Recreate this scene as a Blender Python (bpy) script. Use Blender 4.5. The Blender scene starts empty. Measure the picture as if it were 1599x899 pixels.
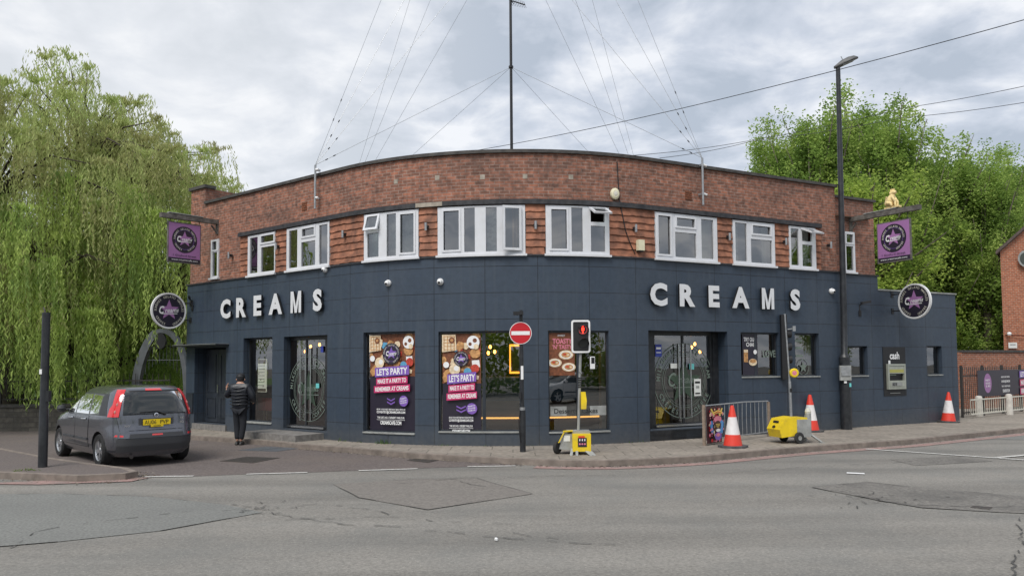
import bpy, bmesh, math, random
import numpy as np
from mathutils import Vector, Matrix, Euler
random.seed(7)
C = bpy.context.scene.collection
SC = bpy.context.scene
PI = math.pi
# ------------------------------------------------------------------ camera
EYE = 1.80
FPX = 1215.0
cam_d = bpy.data.cameras.new('camera'); cam = bpy.data.objects.new('camera', cam_d); C.objects.link(cam)
cam_d.sensor_width = 36.0; cam_d.lens = FPX/1599*36; cam_d.shift_y = 56.8/1599
cam_d.clip_start = .1; cam_d.clip_end = 3000
CR = (Matrix.Rotation(math.radians(93), 3, 'X') @ Matrix.Rotation(-.0075, 3, 'Z'))
cam.location = (0, 0, EYE); cam.rotation_euler = CR.to_euler()
SC.camera = cam
# ------------------------------------------------------------------ world: overcast sky
SUN_EL, SUN_ROT = math.radians(52), math.radians(205)
w = bpy.data.worlds.new('World'); SC.world = w; w.use_nodes = True
nt = w.node_tree; N = nt.nodes; L = nt.links; N.clear()
out = N.new('ShaderNodeOutputWorld')
sky = N.new('ShaderNodeTexSky'); sky.sky_type = 'NISHITA'; sky.sun_disc = False
sky.sun_elevation = SUN_EL; sky.sun_rotation = SUN_ROT
bg1 = N.new('ShaderNodeBackground'); bg1.inputs[1].default_value = .11; L.new(sky.outputs[0], bg1.inputs[0])
tc = N.new('ShaderNodeTexCoord'); sep = N.new('ShaderNodeSeparateXYZ'); L.new(tc.outputs['Generated'], sep.inputs[0])
ad = N.new('ShaderNodeMath'); ad.operation = 'ADD'; ad.inputs[1].default_value = .22; L.new(sep.outputs[2], ad.inputs[0])
mx = N.new('ShaderNodeMath'); mx.operation = 'MAXIMUM'; mx.inputs[1].default_value = .05; L.new(ad.outputs[0], mx.inputs[0])
dx = N.new('ShaderNodeMath'); dx.operation = 'DIVIDE'; L.new(sep.outputs[0], dx.inputs[0]); L.new(mx.outputs[0], dx.inputs[1])
dy = N.new('ShaderNodeMath'); dy.operation = 'DIVIDE'; L.new(sep.outputs[1], dy.inputs[0]); L.new(mx.outputs[0], dy.inputs[1])
cb = N.new('ShaderNodeCombineXYZ'); L.new(dx.outputs[0], cb.inputs[0]); L.new(dy.outputs[0], cb.inputs[1])
n1 = N.new('ShaderNodeTexNoise'); n1.inputs['Scale'].default_value = 3.6; n1.inputs['Detail'].default_value = 9; n1.inputs['Roughness'].default_value = .56; n1.inputs['Distortion'].default_value = .25
L.new(cb.outputs[0], n1.inputs['Vector'])
cr = N.new('ShaderNodeValToRGB'); L.new(n1.outputs[0], cr.inputs[0])
e = cr.color_ramp.elements
e[0].position = .39; e[0].color = (.49, .55, .64, 1)
e[1].position = .63; e[1].color = (.92, .94, .98, 1)
m_ = e.new(.50); m_.color = (.64, .69, .78, 1)
# brighter cloud towards the left, where the sun sits behind it
vm = N.new('ShaderNodeVectorMath'); vm.operation = 'DOT_PRODUCT'; L.new(tc.outputs['Generated'], vm.inputs[0])
vm.inputs[1].default_value = Vector((-.56, .76, .32)).normalized()
mr = N.new('ShaderNodeMapRange'); mr.interpolation_type = 'SMOOTHSTEP'; L.new(vm.outputs['Value'], mr.inputs[0])
mr.inputs[1].default_value = .80; mr.inputs[2].default_value = 1.0; mr.inputs[3].default_value = 0; mr.inputs[4].default_value = .5
mixc = N.new('ShaderNodeMixRGB'); L.new(mr.outputs[0], mixc.inputs[0]); L.new(cr.outputs[0], mixc.inputs[1]); mixc.inputs[2].default_value = (1.0, 1.0, .99, 1)
bg2 = N.new('ShaderNodeBackground'); bg2.inputs[1].default_value = .80; L.new(mixc.outputs[0], bg2.inputs[0])
ms = N.new('ShaderNodeMixShader'); ms.inputs[0].default_value = .93
L.new(bg1.outputs[0], ms.inputs[1]); L.new(bg2.outputs[0], ms.inputs[2]); L.new(ms.outputs[0], out.inputs[0])
# sun (soft, behind cloud)
sd = bpy.data.lights.new('sun', 'SUN'); sd.energy = 2.3; sd.angle = math.radians(30); sd.color = (1, .965, .91)
so = bpy.data.objects.new('sun', sd); C.objects.link(so)
sdir = Vector((math.sin(SUN_ROT)*math.cos(SUN_EL), math.cos(SUN_ROT)*math.cos(SUN_EL), math.sin(SUN_EL)))
so.rotation_euler = sdir.to_track_quat('Z', 'Y').to_euler(); so.location = (0, -5, 30)
vs = SC.view_settings; vs.view_transform = 'Standard'; vs.look = 'None'; vs.gamma = 1; vs.exposure = 0.36
SC.cycles.max_bounces = 12; SC.cycles.transparent_max_bounces = 24; SC.cycles.diffuse_bounces = 7; SC.cycles.glossy_bounces = 3
SC.cycles.caustics_reflective = False; SC.cycles.caustics_refractive = False
SC.cycles.use_denoising = True

# ------------------------------------------------------------------ pixel -> world (photo pixels, 1599 wide)
def ray(px, py):
    return (CR @ Vector(((px-799.5)/FPX, (449.5-py+56.8)/FPX, -1))).normalized()
def G(px, py, z=0.0):
    d = ray(px, py); t = (z-EYE)/d.z; return Vector((d.x*t, d.y*t, z))
def D(px, py, Y):
    d = ray(px, py); t = Y/d.y; return Vector((d.x*t, Y, EYE+d.z*t))
# ------------------------------------------------------------------ plan of the corner facade
ACX, ACY, AR_, AL_, AR2 = .078, 24.297, 6.772, .66543, .480
LA = AR_*(AL_+AR2)
def FT(u):
    th = min(max(-AL_+u/AR_, -AL_), AR2); ex = u if u < 0 else (u-LA if u > LA else 0)
    return th, ex
def FP(u, o, z):
    th, ex = FT(u); s, c = math.sin(th), math.cos(th)
    return Vector((ACX+(AR_+o)*s+ex*c, ACY-(AR_+o)*c+ex*s, z))
def FN(u):
    th, _ = FT(u); return Vector((math.sin(th), -math.cos(th), 0))
def FTAN(u):
    th, _ = FT(u); return Vector((math.cos(th), math.sin(th), 0))
def FU(px, py, o=0.0):
    d = ray(px, py); k = d.x/d.y
    lo, hi = -13.0, 22.0
    for _ in range(50):
        m = (lo+hi)/2; p = FP(m, o, 0)
        if p.x/p.y < k: lo = m
        else: hi = m
    p = FP(lo, o, 0); return lo, EYE+d.z*(p.y/d.y)
def U(px, py=500, o=0.0): return FU(px, py, o)[0]

# ------------------------------------------------------------------ materials
MAT = {}
def nodes(m):
    m.use_nodes = True; n = m.node_tree; return n, n.nodes, n.links, n.nodes['Principled BSDF']
def mat(name, col, rough=.6, metal=0, spec=.5, noise=0, nscale=8, bump=0, bscale=60, emis=None, coat=0, dirt=None, dscale=1.2, damt=.4):
    if name in MAT: return MAT[name]
    m = bpy.data.materials.new(name); n, ns, ls, p = nodes(m)
    p.inputs['Base Color'].default_value = (*col, 1); p.inputs['Roughness'].default_value = rough
    p.inputs['Metallic'].default_value = metal; p.inputs['Specular IOR Level'].default_value = spec
    p.inputs['Coat Weight'].default_value = coat; p.inputs['Coat Roughness'].default_value = .06
    tcn = ns.new('ShaderNodeTexCoord'); last = None
    if noise or dirt:
        a = ns.new('ShaderNodeTexNoise'); a.inputs['Scale'].default_value = nscale; a.inputs['Detail'].default_value = 5
        ls.new(tcn.outputs['Object'], a.inputs['Vector'])
        r = ns.new('ShaderNodeMapRange'); ls.new(a.outputs[0], r.inputs[0])
        r.inputs[1].default_value = .3; r.inputs[2].default_value = .7; r.inputs[3].default_value = 1-noise; r.inputs[4].default_value = 1+noise
        mu = ns.new('ShaderNodeMixRGB'); mu.blend_type = 'MULTIPLY'; mu.inputs[0].default_value = 1
        mu.inputs[1].default_value = (*col, 1); ls.new(r.outputs[0], mu.inputs[2]); last = mu.outputs[0]
        if dirt:
            b = ns.new('ShaderNodeTexNoise'); b.inputs['Scale'].default_value = dscale; b.inputs['Detail'].default_value = 7; b.inputs['Roughness'].default_value = .65
            ls.new(tcn.outputs['Object'], b.inputs['Vector'])
            r2 = ns.new('ShaderNodeMapRange'); ls.new(b.outputs[0], r2.inputs[0]); r2.inputs[1].default_value = .45; r2.inputs[2].default_value = .72; r2.inputs[3].default_value = 0; r2.inputs[4].default_value = damt
            m2 = ns.new('ShaderNodeMixRGB'); ls.new(r2.outputs[0], m2.inputs[0]); ls.new(last, m2.inputs[1]); m2.inputs[2].default_value = (*dirt, 1); last = m2.outputs[0]
        ls.new(last, p.inputs['Base Color'])
    if bump:
        a = ns.new('ShaderNodeTexNoise'); a.inputs['Scale'].default_value = bscale; a.inputs['Detail'].default_value = 4
        ls.new(tcn.outputs['Object'], a.inputs['Vector'])
        bn = ns.new('ShaderNodeBump'); bn.inputs['Strength'].default_value = bump; bn.inputs['Distance'].default_value = .01
        ls.new(a.outputs[0], bn.inputs['Height']); ls.new(bn.outputs[0], p.inputs['Normal'])
    if emis:
        p.inputs['Emission Color'].default_value = (*emis[0], 1); p.inputs['Emission Strength'].default_value = emis[1]
    MAT[name] = m; return m
def brickmat(name, c1, c2, mortar, bw, rh, ms_, offset=.5, bump=.4, grime=(.05,.045,.04), gamt=.55, gscale=.8, use_uv=True, bias=0, rough=.85, tone=.25, squash=None, streak=False):
    m = bpy.data.materials.new(name); n, ns, ls, p = nodes(m); p.inputs['Roughness'].default_value = rough
    tcn = ns.new('ShaderNodeTexCoord'); src = tcn.outputs['UV' if use_uv else 'Object']
    b = ns.new('ShaderNodeTexBrick'); b.offset = offset; b.inputs['Scale'].default_value = 1
    b.inputs['Brick Width'].default_value = bw; b.inputs['Row Height'].default_value = rh; b.inputs['Mortar Size'].default_value = ms_
    b.inputs['Mortar Smooth'].default_value = .1; b.inputs['Bias'].default_value = bias
    b.inputs['Color1'].default_value = (*c1, 1); b.inputs['Color2'].default_value = (*c2, 1); b.inputs['Mortar'].default_value = (*mortar, 1)
    ls.new(src, b.inputs['Vector'])
    a = ns.new('ShaderNodeTexNoise'); a.inputs['Scale'].default_value = gscale; a.inputs['Detail'].default_value = 8; a.inputs['Roughness'].default_value = .68
    mp = ns.new('ShaderNodeMapping'); ls.new(tcn.outputs['Object'], mp.inputs[0])
    if streak: mp.inputs['Scale'].default_value = (1, 1, .22)
    ls.new(mp.outputs[0], a.inputs['Vector'])
    r = ns.new('ShaderNodeMapRange'); ls.new(a.outputs[0], r.inputs[0]); r.inputs[1].default_value = .45; r.inputs[2].default_value = .75; r.inputs[3].default_value = 0; r.inputs[4].default_value = gamt
    m2 = ns.new('ShaderNodeMixRGB'); ls.new(r.outputs[0], m2.inputs[0]); ls.new(b.outputs[0], m2.inputs[1]); m2.inputs[2].default_value = (*grime, 1)
    f = ns.new('ShaderNodeTexNoise'); f.inputs['Scale'].default_value = 9; f.inputs['Detail'].default_value = 6; ls.new(tcn.outputs['Object'], f.inputs['Vector'])
    r3 = ns.new('ShaderNodeMapRange'); ls.new(f.outputs[0], r3.inputs[0]); r3.inputs[1].default_value = .3; r3.inputs[2].default_value = .7; r3.inputs[3].default_value = 1-tone; r3.inputs[4].default_value = 1+tone
    m3 = ns.new('ShaderNodeMixRGB'); m3.blend_type = 'MULTIPLY'; m3.inputs[0].default_value = 1; ls.new(m2.outputs[0], m3.inputs[1]); ls.new(r3.outputs[0], m3.inputs[2])
    fin = m3.outputs[0]
    if streak:   # splash dirt of its own along the foot of the wall, and runs below the joints
        sp = ns.new('ShaderNodeSeparateXYZ'); ls.new(tcn.outputs['Object'], sp.inputs[0])
        q = ns.new('ShaderNodeMapRange'); ls.new(sp.outputs[2], q.inputs[0]); q.inputs[1].default_value = .0; q.inputs[2].default_value = .55; q.inputs[3].default_value = .75; q.inputs[4].default_value = 0
        q2 = ns.new('ShaderNodeMath'); q2.operation = 'MULTIPLY'; ls.new(q.outputs[0], q2.inputs[0]); ls.new(f.outputs[0], q2.inputs[1])
        m4 = ns.new('ShaderNodeMixRGB'); ls.new(q2.outputs[0], m4.inputs[0]); ls.new(fin, m4.inputs[1]); m4.inputs[2].default_value = (.10,.095,.085,1)
        st_ = ns.new('ShaderNodeTexNoise'); st_.inputs['Scale'].default_value = 5; st_.inputs['Detail'].default_value = 4; mp2 = ns.new('ShaderNodeMapping'); mp2.inputs['Scale'].default_value = (1.6,1.6,.10); ls.new(tcn.outputs['Object'], mp2.inputs[0]); ls.new(mp2.outputs[0], st_.inputs['Vector'])
        q3 = ns.new('ShaderNodeMapRange'); ls.new(st_.outputs[0], q3.inputs[0]); q3.inputs[1].default_value = .52; q3.inputs[2].default_value = .78; q3.inputs[3].default_value = 0; q3.inputs[4].default_value = .6
        m5 = ns.new('ShaderNodeMixRGB'); ls.new(q3.outputs[0], m5.inputs[0]); ls.new(m4.outputs[0], m5.inputs[1]); m5.inputs[2].default_value = (.058,.074,.095,1); fin = m5.outputs[0]
    ls.new(fin, p.inputs['Base Color'])
    if bump:
        bn = ns.new('ShaderNodeBump'); bn.inputs['Strength'].default_value = bump; bn.inputs['Distance'].default_value = .006; bn.invert = True
        ls.new(b.outputs['Fac'], bn.inputs['Height']); ls.new(bn.outputs[0], p.inputs['Normal'])
    MAT[name] = m; return m
def glassmat(name, tint, base=.03, mul=1.6, rough=.0, wav=0):
    m = bpy.data.materials.new(name); m.use_nodes = True; n = m.node_tree; ns = n.nodes; ls = n.links; ns.clear()
    o = ns.new('ShaderNodeOutputMaterial'); t = ns.new('ShaderNodeBsdfTransparent'); t.inputs[0].default_value = (*tint, 1)
    g = ns.new('ShaderNodeBsdfGlossy'); g.inputs['Roughness'].default_value = rough; g.inputs[0].default_value = (1, 1, 1, 1)
    f = ns.new('ShaderNodeFresnel'); f.inputs[0].default_value = 1.5
    a = ns.new('ShaderNodeMath'); a.operation = 'MULTIPLY_ADD'; a.inputs[1].default_value = mul; a.inputs[2].default_value = base; a.use_clamp = True
    ls.new(f.outputs[0], a.inputs[0]); x = ns.new('ShaderNodeMixShader'); ls.new(a.outputs[0], x.inputs[0]); ls.new(t.outputs[0], x.inputs[1]); ls.new(g.outputs[0], x.inputs[2]); ls.new(x.outputs[0], o.inputs[0])
    if wav:
        tcn = ns.new('ShaderNodeTexCoord'); q = ns.new('ShaderNodeTexNoise'); q.inputs['Scale'].default_value = 1.3; q.inputs['Detail'].default_value = 1; ls.new(tcn.outputs['Object'], q.inputs['Vector'])
        bn = ns.new('ShaderNodeBump'); bn.inputs['Strength'].default_value = wav; bn.inputs['Distance'].default_value = .02; ls.new(q.outputs[0], bn.inputs['Height']); ls.new(bn.outputs[0], g.inputs['Normal']); ls.new(bn.outputs[0], f.inputs['Normal'])
    MAT[name] = m; return m
def leafmat(name, c1, c2, c3, trans=.35):
    m = bpy.data.materials.new(name); m.use_nodes = True; n = m.node_tree; ns = n.nodes; ls = n.links; ns.clear()
    o = ns.new('ShaderNodeOutputMaterial'); d = ns.new('ShaderNodeBsdfDiffuse'); t = ns.new('ShaderNodeBsdfTranslucent')
    g = ns.new('ShaderNodeNewGeometry'); tcn = ns.new('ShaderNodeTexCoord')
    a = ns.new('ShaderNodeTexNoise'); a.inputs['Scale'].default_value = .7; a.inputs['Detail'].default_value = 3; ls.new(tcn.outputs['Object'], a.inputs['Vector'])
    s = ns.new('ShaderNodeMath'); s.operation = 'MULTIPLY_ADD'; ls.new(a.outputs[0], s.inputs[0]); s.inputs[1].default_value = 2.0; s.inputs[2].default_value = -.66
    s2 = ns.new('ShaderNodeMath'); s2.operation = 'MULTIPLY_ADD'; ls.new(g.outputs['Random Per Island'], s2.inputs[0]); s2.inputs[1].default_value = .34; ls.new(s.outputs[0], s2.inputs[2])
    r = ns.new('ShaderNodeValToRGB'); ls.new(s2.outputs[0], r.inputs[0]); el = r.color_ramp.elements
    el[0].position = .15; el[0].color = (*c1, 1); el[1].position = .9; el[1].color = (*c3, 1); q = el.new(.5); q.color = (*c2, 1)
    ls.new(r.outputs[0], d.inputs[0]); ls.new(r.outputs[0], t.inputs[0])
    x = ns.new('ShaderNodeMixShader'); x.inputs[0].default_value = trans; ls.new(d.outputs[0], x.inputs[1]); ls.new(t.outputs[0], x.inputs[2]); ls.new(x.outputs[0], o.inputs[0])
    MAT[name] = m; return m

brickmat('brick', (.325,.130,.080), (.155,.075,.052), (.27,.19,.155), .225, .075, .008, grime=(.085,.055,.047), gamt=.65, gscale=.9, bias=-.1, tone=.4)
brickmat('brick_house', (.42,.13,.06), (.33,.10,.05), (.40,.30,.22), .225, .075, .008, gamt=.15)
brickmat('brick_wall_old', (.36,.12,.06), (.25,.09,.05), (.30,.24,.2), .225, .075, .009, gamt=.3)
brickmat('stone_wall', (.11,.10,.085), (.075,.07,.06), (.06,.055,.05), .45, .16, .012, gamt=.5)
brickmat('panel', (.035,.052,.078), (.032,.048,.073), (.008,.011,.017), 1.2, .6, .007, offset=0, bump=.8, grime=(.058,.072,.092), gamt=.55, gscale=.7, rough=.5, tone=.10, streak=True)
brickmat('paving', (.29,.255,.215), (.24,.212,.18), (.13,.115,.095), .9, .6, .012, gamt=.5, gscale=.5, grime=(.13,.115,.095), use_uv=False, bump=.2)
mat('asphalt', (.198,.187,.168), .9, noise=.24, nscale=30, bump=.6, bscale=70, dirt=(.145,.146,.138), dscale=.45, damt=.75)
_m = MAT['asphalt']; _n, _l = _m.node_tree.nodes, _m.node_tree.links; _p = _n['Principled BSDF']; _src = _p.inputs['Base Color'].links[0].from_socket
_t = _n.new('ShaderNodeTexCoord'); _a = _n.new('ShaderNodeTexNoise'); _a.inputs['Scale'].default_value = 52; _a.inputs['Detail'].default_value = 2; _l.new(_t.outputs['Object'], _a.inputs['Vector'])
_r = _n.new('ShaderNodeMapRange'); _l.new(_a.outputs[0], _r.inputs[0]); _r.inputs[1].default_value = .60; _r.inputs[2].default_value = .72; _r.inputs[3].default_value = 0; _r.inputs[4].default_value = .6
_x = _n.new('ShaderNodeMixRGB'); _l.new(_r.outputs[0], _x.inputs[0]); _l.new(_src, _x.inputs[1]); _x.inputs[2].default_value = (.36,.34,.30,1)
_mp = _n.new('ShaderNodeMapping'); _mp.inputs['Rotation'].default_value = (0,0,-.45); _mp.inputs['Scale'].default_value = (.10,.9,1); _l.new(_t.outputs['Object'], _mp.inputs[0]); _b = _n.new('ShaderNodeTexNoise'); _b.inputs['Scale'].default_value = 1.2; _b.inputs['Detail'].default_value = 4; _l.new(_mp.outputs[0], _b.inputs['Vector'])
_q = _n.new('ShaderNodeMapRange'); _l.new(_b.outputs[0], _q.inputs[0]); _q.inputs[1].default_value = .35; _q.inputs[2].default_value = .65; _q.inputs[3].default_value = .84; _q.inputs[4].default_value = 1.14
_y = _n.new('ShaderNodeMixRGB'); _y.blend_type = 'MULTIPLY'; _y.inputs[0].default_value = 1; _l.new(_x.outputs[0], _y.inputs[1]); _l.new(_q.outputs[0], _y.inputs[2]); _l.new(_y.outputs[0], _p.inputs['Base Color'])
mat('asphalt_patch', (.165,.155,.14), .9, noise=.35, nscale=24, bump=.5, bscale=110, dirt=(.06,.058,.055), dscale=1.1, damt=.6)
mat('asphalt_warm', (.180,.165,.148), .9, noise=.25, nscale=25, bump=.5, bscale=90, dirt=(.17,.155,.14), dscale=.8, damt=.5)
mat('asphalt_smooth', (.178,.180,.168), .85, noise=.3, nscale=30, bump=.3, bscale=120, dirt=(.13,.13,.125), dscale=.6, damt=.5)
mat('lane_asphalt', (.125,.105,.098), .9, noise=.35, nscale=25, bump=.4, bscale=90, dirt=(.16,.13,.11), dscale=.7, damt=.5)
mat('crack', (.07,.068,.064), .95, noise=.3, nscale=30)
mat('kerb', (.21,.175,.15), .85, noise=.25, nscale=6, bump=.3, dirt=(.07,.06,.05), dscale=2)
mat('red_line', (.31,.20,.18), .85, noise=.3, nscale=12, dirt=(.19,.165,.15), dscale=3, damt=.95)
mat('white_line', (.58,.57,.54), .8, noise=.2, nscale=20, dirt=(.2,.19,.18), dscale=9, damt=.55)
mat('ground', (.13,.125,.11), .95, noise=.3, nscale=2)
mat('grass', (.07,.13,.03), .95, noise=.4, nscale=5, bump=.6, bscale=40)
mat('moss', (.06,.085,.02), .95, noise=.5, nscale=20)
mat('coping', (.055,.052,.050), .8, noise=.35, nscale=7, dirt=(.14,.13,.11), dscale=5, damt=.4)
mat('lintel', (.030,.031,.036), .75, noise=.4, nscale=9, dirt=(.12,.11,.1), dscale=6, damt=.3)
mat('stone_patch', (.33,.29,.24), .85, noise=.3, nscale=9)
mat('timber', (.30,.125,.072), .75, noise=.45, nscale=5, bump=.3, bscale=25, dirt=(.10,.05,.035), dscale=3.2, damt=.9)
mat('pvc', (.66,.67,.70), .35, noise=.04, nscale=3, dirt=(.5,.48,.44), dscale=5, damt=.25)
mat('blind', (.55,.53,.48), .8)
mat('curtain', (.28,.17,.09), .9, noise=.2, nscale=5)
mat('net', (.5,.52,.5), .9, noise=.35, nscale=9)
mat('room', (.30,.27,.22), .9, noise=.15, nscale=1)
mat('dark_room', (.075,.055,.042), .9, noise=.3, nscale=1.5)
mat('roof', (.06,.06,.06), .9, noise=.3, nscale=2)
mat('black', (.012,.012,.014), .5, noise=.2, nscale=5)
mat('black_paint', (.018,.020,.024), .38, noise=.3, nscale=4, dirt=(.06,.06,.06), dscale=8, damt=.35)
mat('navy_paint', (.022,.028,.038), .42, noise=.25, nscale=4, dirt=(.05,.055,.06), dscale=6)
mat('letter', (.68,.69,.71), .4, noise=.03, nscale=4, dirt=(.55,.54,.52), dscale=6, damt=.25)
mat('steel', (.55,.56,.57), .25, metal=.95)
mat('galv', (.36,.37,.38), .45, metal=.6, noise=.2, nscale=12)
mat('lamp_grey', (.11,.11,.11), .55, noise=.3, nscale=9)
mat('dull_grey', (.30,.31,.30), .6, noise=.2, nscale=7, dirt=(.14,.13,.12), dscale=5, damt=.4)
mat('yellow', (.80,.58,.015), .4, noise=.08, nscale=5, dirt=(.35,.27,.08), dscale=6, damt=.45)
mat('cone_red', (.72,.045,.025), .5, noise=.12, nscale=9, dirt=(.3,.06,.04), dscale=9, damt=.4)
mat('cone_white', (.74,.72,.72), .45, noise=.08, nscale=20, dirt=(.45,.38,.36), dscale=10, damt=.5)
mat('rubber', (.022,.022,.023), .8, noise=.3, nscale=12)
mat('rubber_grey', (.075,.075,.078), .8, noise=.3, nscale=12)
mat('sign_red', (.52,.012,.022), .4, noise=.05, nscale=5)
mat('white', (.80,.80,.80), .45)
mat('offwhite', (.62,.60,.52), .5, noise=.1, nscale=10)
mat('cream', (.70,.66,.47), .5, noise=.08, nscale=10)
mat('badge_dark', (.022,.018,.032), .4)
mat('purple', (.34,.16,.36), .45, noise=.06, nscale=2)
mat('purple_star', (.36,.17,.38), .45)
mat('violet', (.20,.10,.42), .45)
mat('magenta', (.52,.03,.14), .45)
mat('tan', (.50,.26,.10), .6, noise=.45, nscale=14)
mat('brown', (.18,.06,.025), .6, noise=.4, nscale=18)
mat('cream_food', (.72,.58,.40), .6, noise=.25, nscale=22)
mat('red_food', (.45,.05,.03), .5, noise=.4, nscale=25)
mat('blue_cup', (.10,.32,.50), .5, noise=.2, nscale=20)
mat('frost', (.16,.20,.17), .7)
mat('frost_green', (.05,.08,.055), .8)
mat('lightbox', (.7,.7,.62), .5, emis=((.75,.78,.66), .55))
mat('blue_sticker', (.03,.05,.30), .5)
mat('cyan_sticker', (.15,.55,.55), .5)
mat('paper', (.72,.73,.70), .6)
mat('gold', (.72,.56,.26), .45, noise=.35, nscale=14)
mat('old_wood', (.10,.09,.08), .8, noise=.4, nscale=8, dirt=(.28,.27,.25), dscale=5, damt=.5)
mat('weathered_wood', (.26,.20,.155), .8, noise=.25, nscale=14)
mat('concrete_step', (.20,.19,.18), .85, noise=.25, nscale=10, dirt=(.1,.09,.08), dscale=3)
mat('bollard', (.60,.57,.52), .75, noise=.15, nscale=6, dirt=(.25,.22,.2), dscale=5, damt=.5)
mat('iron', (.03,.026,.024), .55, noise=.3, nscale=9)
mat('arch_metal', (.12,.13,.14), .5, metal=.3, noise=.2, nscale=4)
mat('mesh_dark', (.06,.07,.06), .8)
mat('bark', (.055,.042,.032), .95, noise=.45, nscale=9, bump=1, bscale=14)
mat('bark_pale', (.12,.10,.08), .95, noise=.45, nscale=9, bump=.8, bscale=14)
mat('counter_blue', (.02,.09,.17), .3)
mat('seat_red', (.55,.06,.03), .5)
mat('van_blue', (.03,.10,.28), .4)
mat('bulb', (1,.45,.1), .5, emis=((1,.42,.08), 9))
mat('neon', (1,.40,.05), .5, emis=((1,.36,.04), 2.6))
mat('warm_strip', (1,.6,.2), .5, emis=((1,.50,.12), 1.6))
mat('red_lamp', (.9,.05,.03), .5, emis=((1,.03,.015), 3.0))
mat('lens_dark', (.02,.02,.02), .3)
mat('atm_face', (.42,.44,.38), .35, metal=.4, noise=.1, nscale=9)
mat('atm_screen', (.25,.32,.25), .2)
mat('atm_band', (.40,.38,.10), .4)
mat('car_paint', (.125,.13,.15), .24, metal=.6, coat=.8)
mat('car_white', (.75,.76,.77), .30, coat=.8)
mat('car_plastic', (.045,.047,.052), .55)
mat('cabin_grey', (.13,.14,.14), .8)
mat('seam', (.008,.008,.009), .7)
mat('tyre', (.018,.018,.019), .85, noise=.2, nscale=20)
mat('rim', (.55,.56,.58), .3, metal=.85)
mat('chrome', (.7,.7,.72), .15, metal=1)
mat('tail_red', (.55,.012,.012), .12, coat=1, spec=.8, emis=((.6,.0,.0), .12))
mat('tail_clear', (.50,.20,.18), .5)
mat('headlamp', (.6,.62,.63), .1, coat=1)
mat('plate_yellow', (.80,.58,.01), .4)
mat('skin', (.48,.27,.19), .55)
mat('jacket', (.015,.017,.023), .42, noise=.2, nscale=6, bump=.2, bscale=15)
mat('trousers', (.011,.013,.018), .85)
mat('shoe', (.02,.02,.02), .5)
mat('drain', (.05,.042,.036), .7, noise=.3, nscale=20)
mat('metal_cover', (.13,.14,.155), .5, metal=.3, noise=.25, nscale=14)
mat('roof_tile', (.10,.075,.065), .85, noise=.3, nscale=7)
mat('graphic_pink', (.66,.20,.28), .5, noise=.15, nscale=30)
mat('graphic_blue', (.09,.28,.60), .5, noise=.15, nscale=30)
mat('graphic_yellow', (.75,.55,.12), .5)
mat('graphic_dark', (.05,.015,.02), .5)
glassmat('glass_up', (.60,.66,.64), .15, 1.8, wav=.25)
glassmat('glass_shop', (.66,.66,.64), .11, 1.6, wav=.10)
glassmat('glass_car', (.20,.24,.22), .03, 1.1)
leafmat('willow_leaf', (.25,.36,.12), (.43,.56,.16), (.61,.72,.23), .5)
leafmat('willow_top', (.40,.39,.18), (.46,.50,.21), (.51,.62,.23), .5)
leafmat('lime_leaf', (.15,.24,.06), (.29,.42,.10), (.50,.61,.18), .5)
leafmat('back_leaf', (.18,.27,.06), (.32,.44,.09), (.50,.60,.14), .5)
leafmat('weed_leaf', (.06,.11,.02), (.09,.16,.03), (.13,.2,.04), .3)

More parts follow.
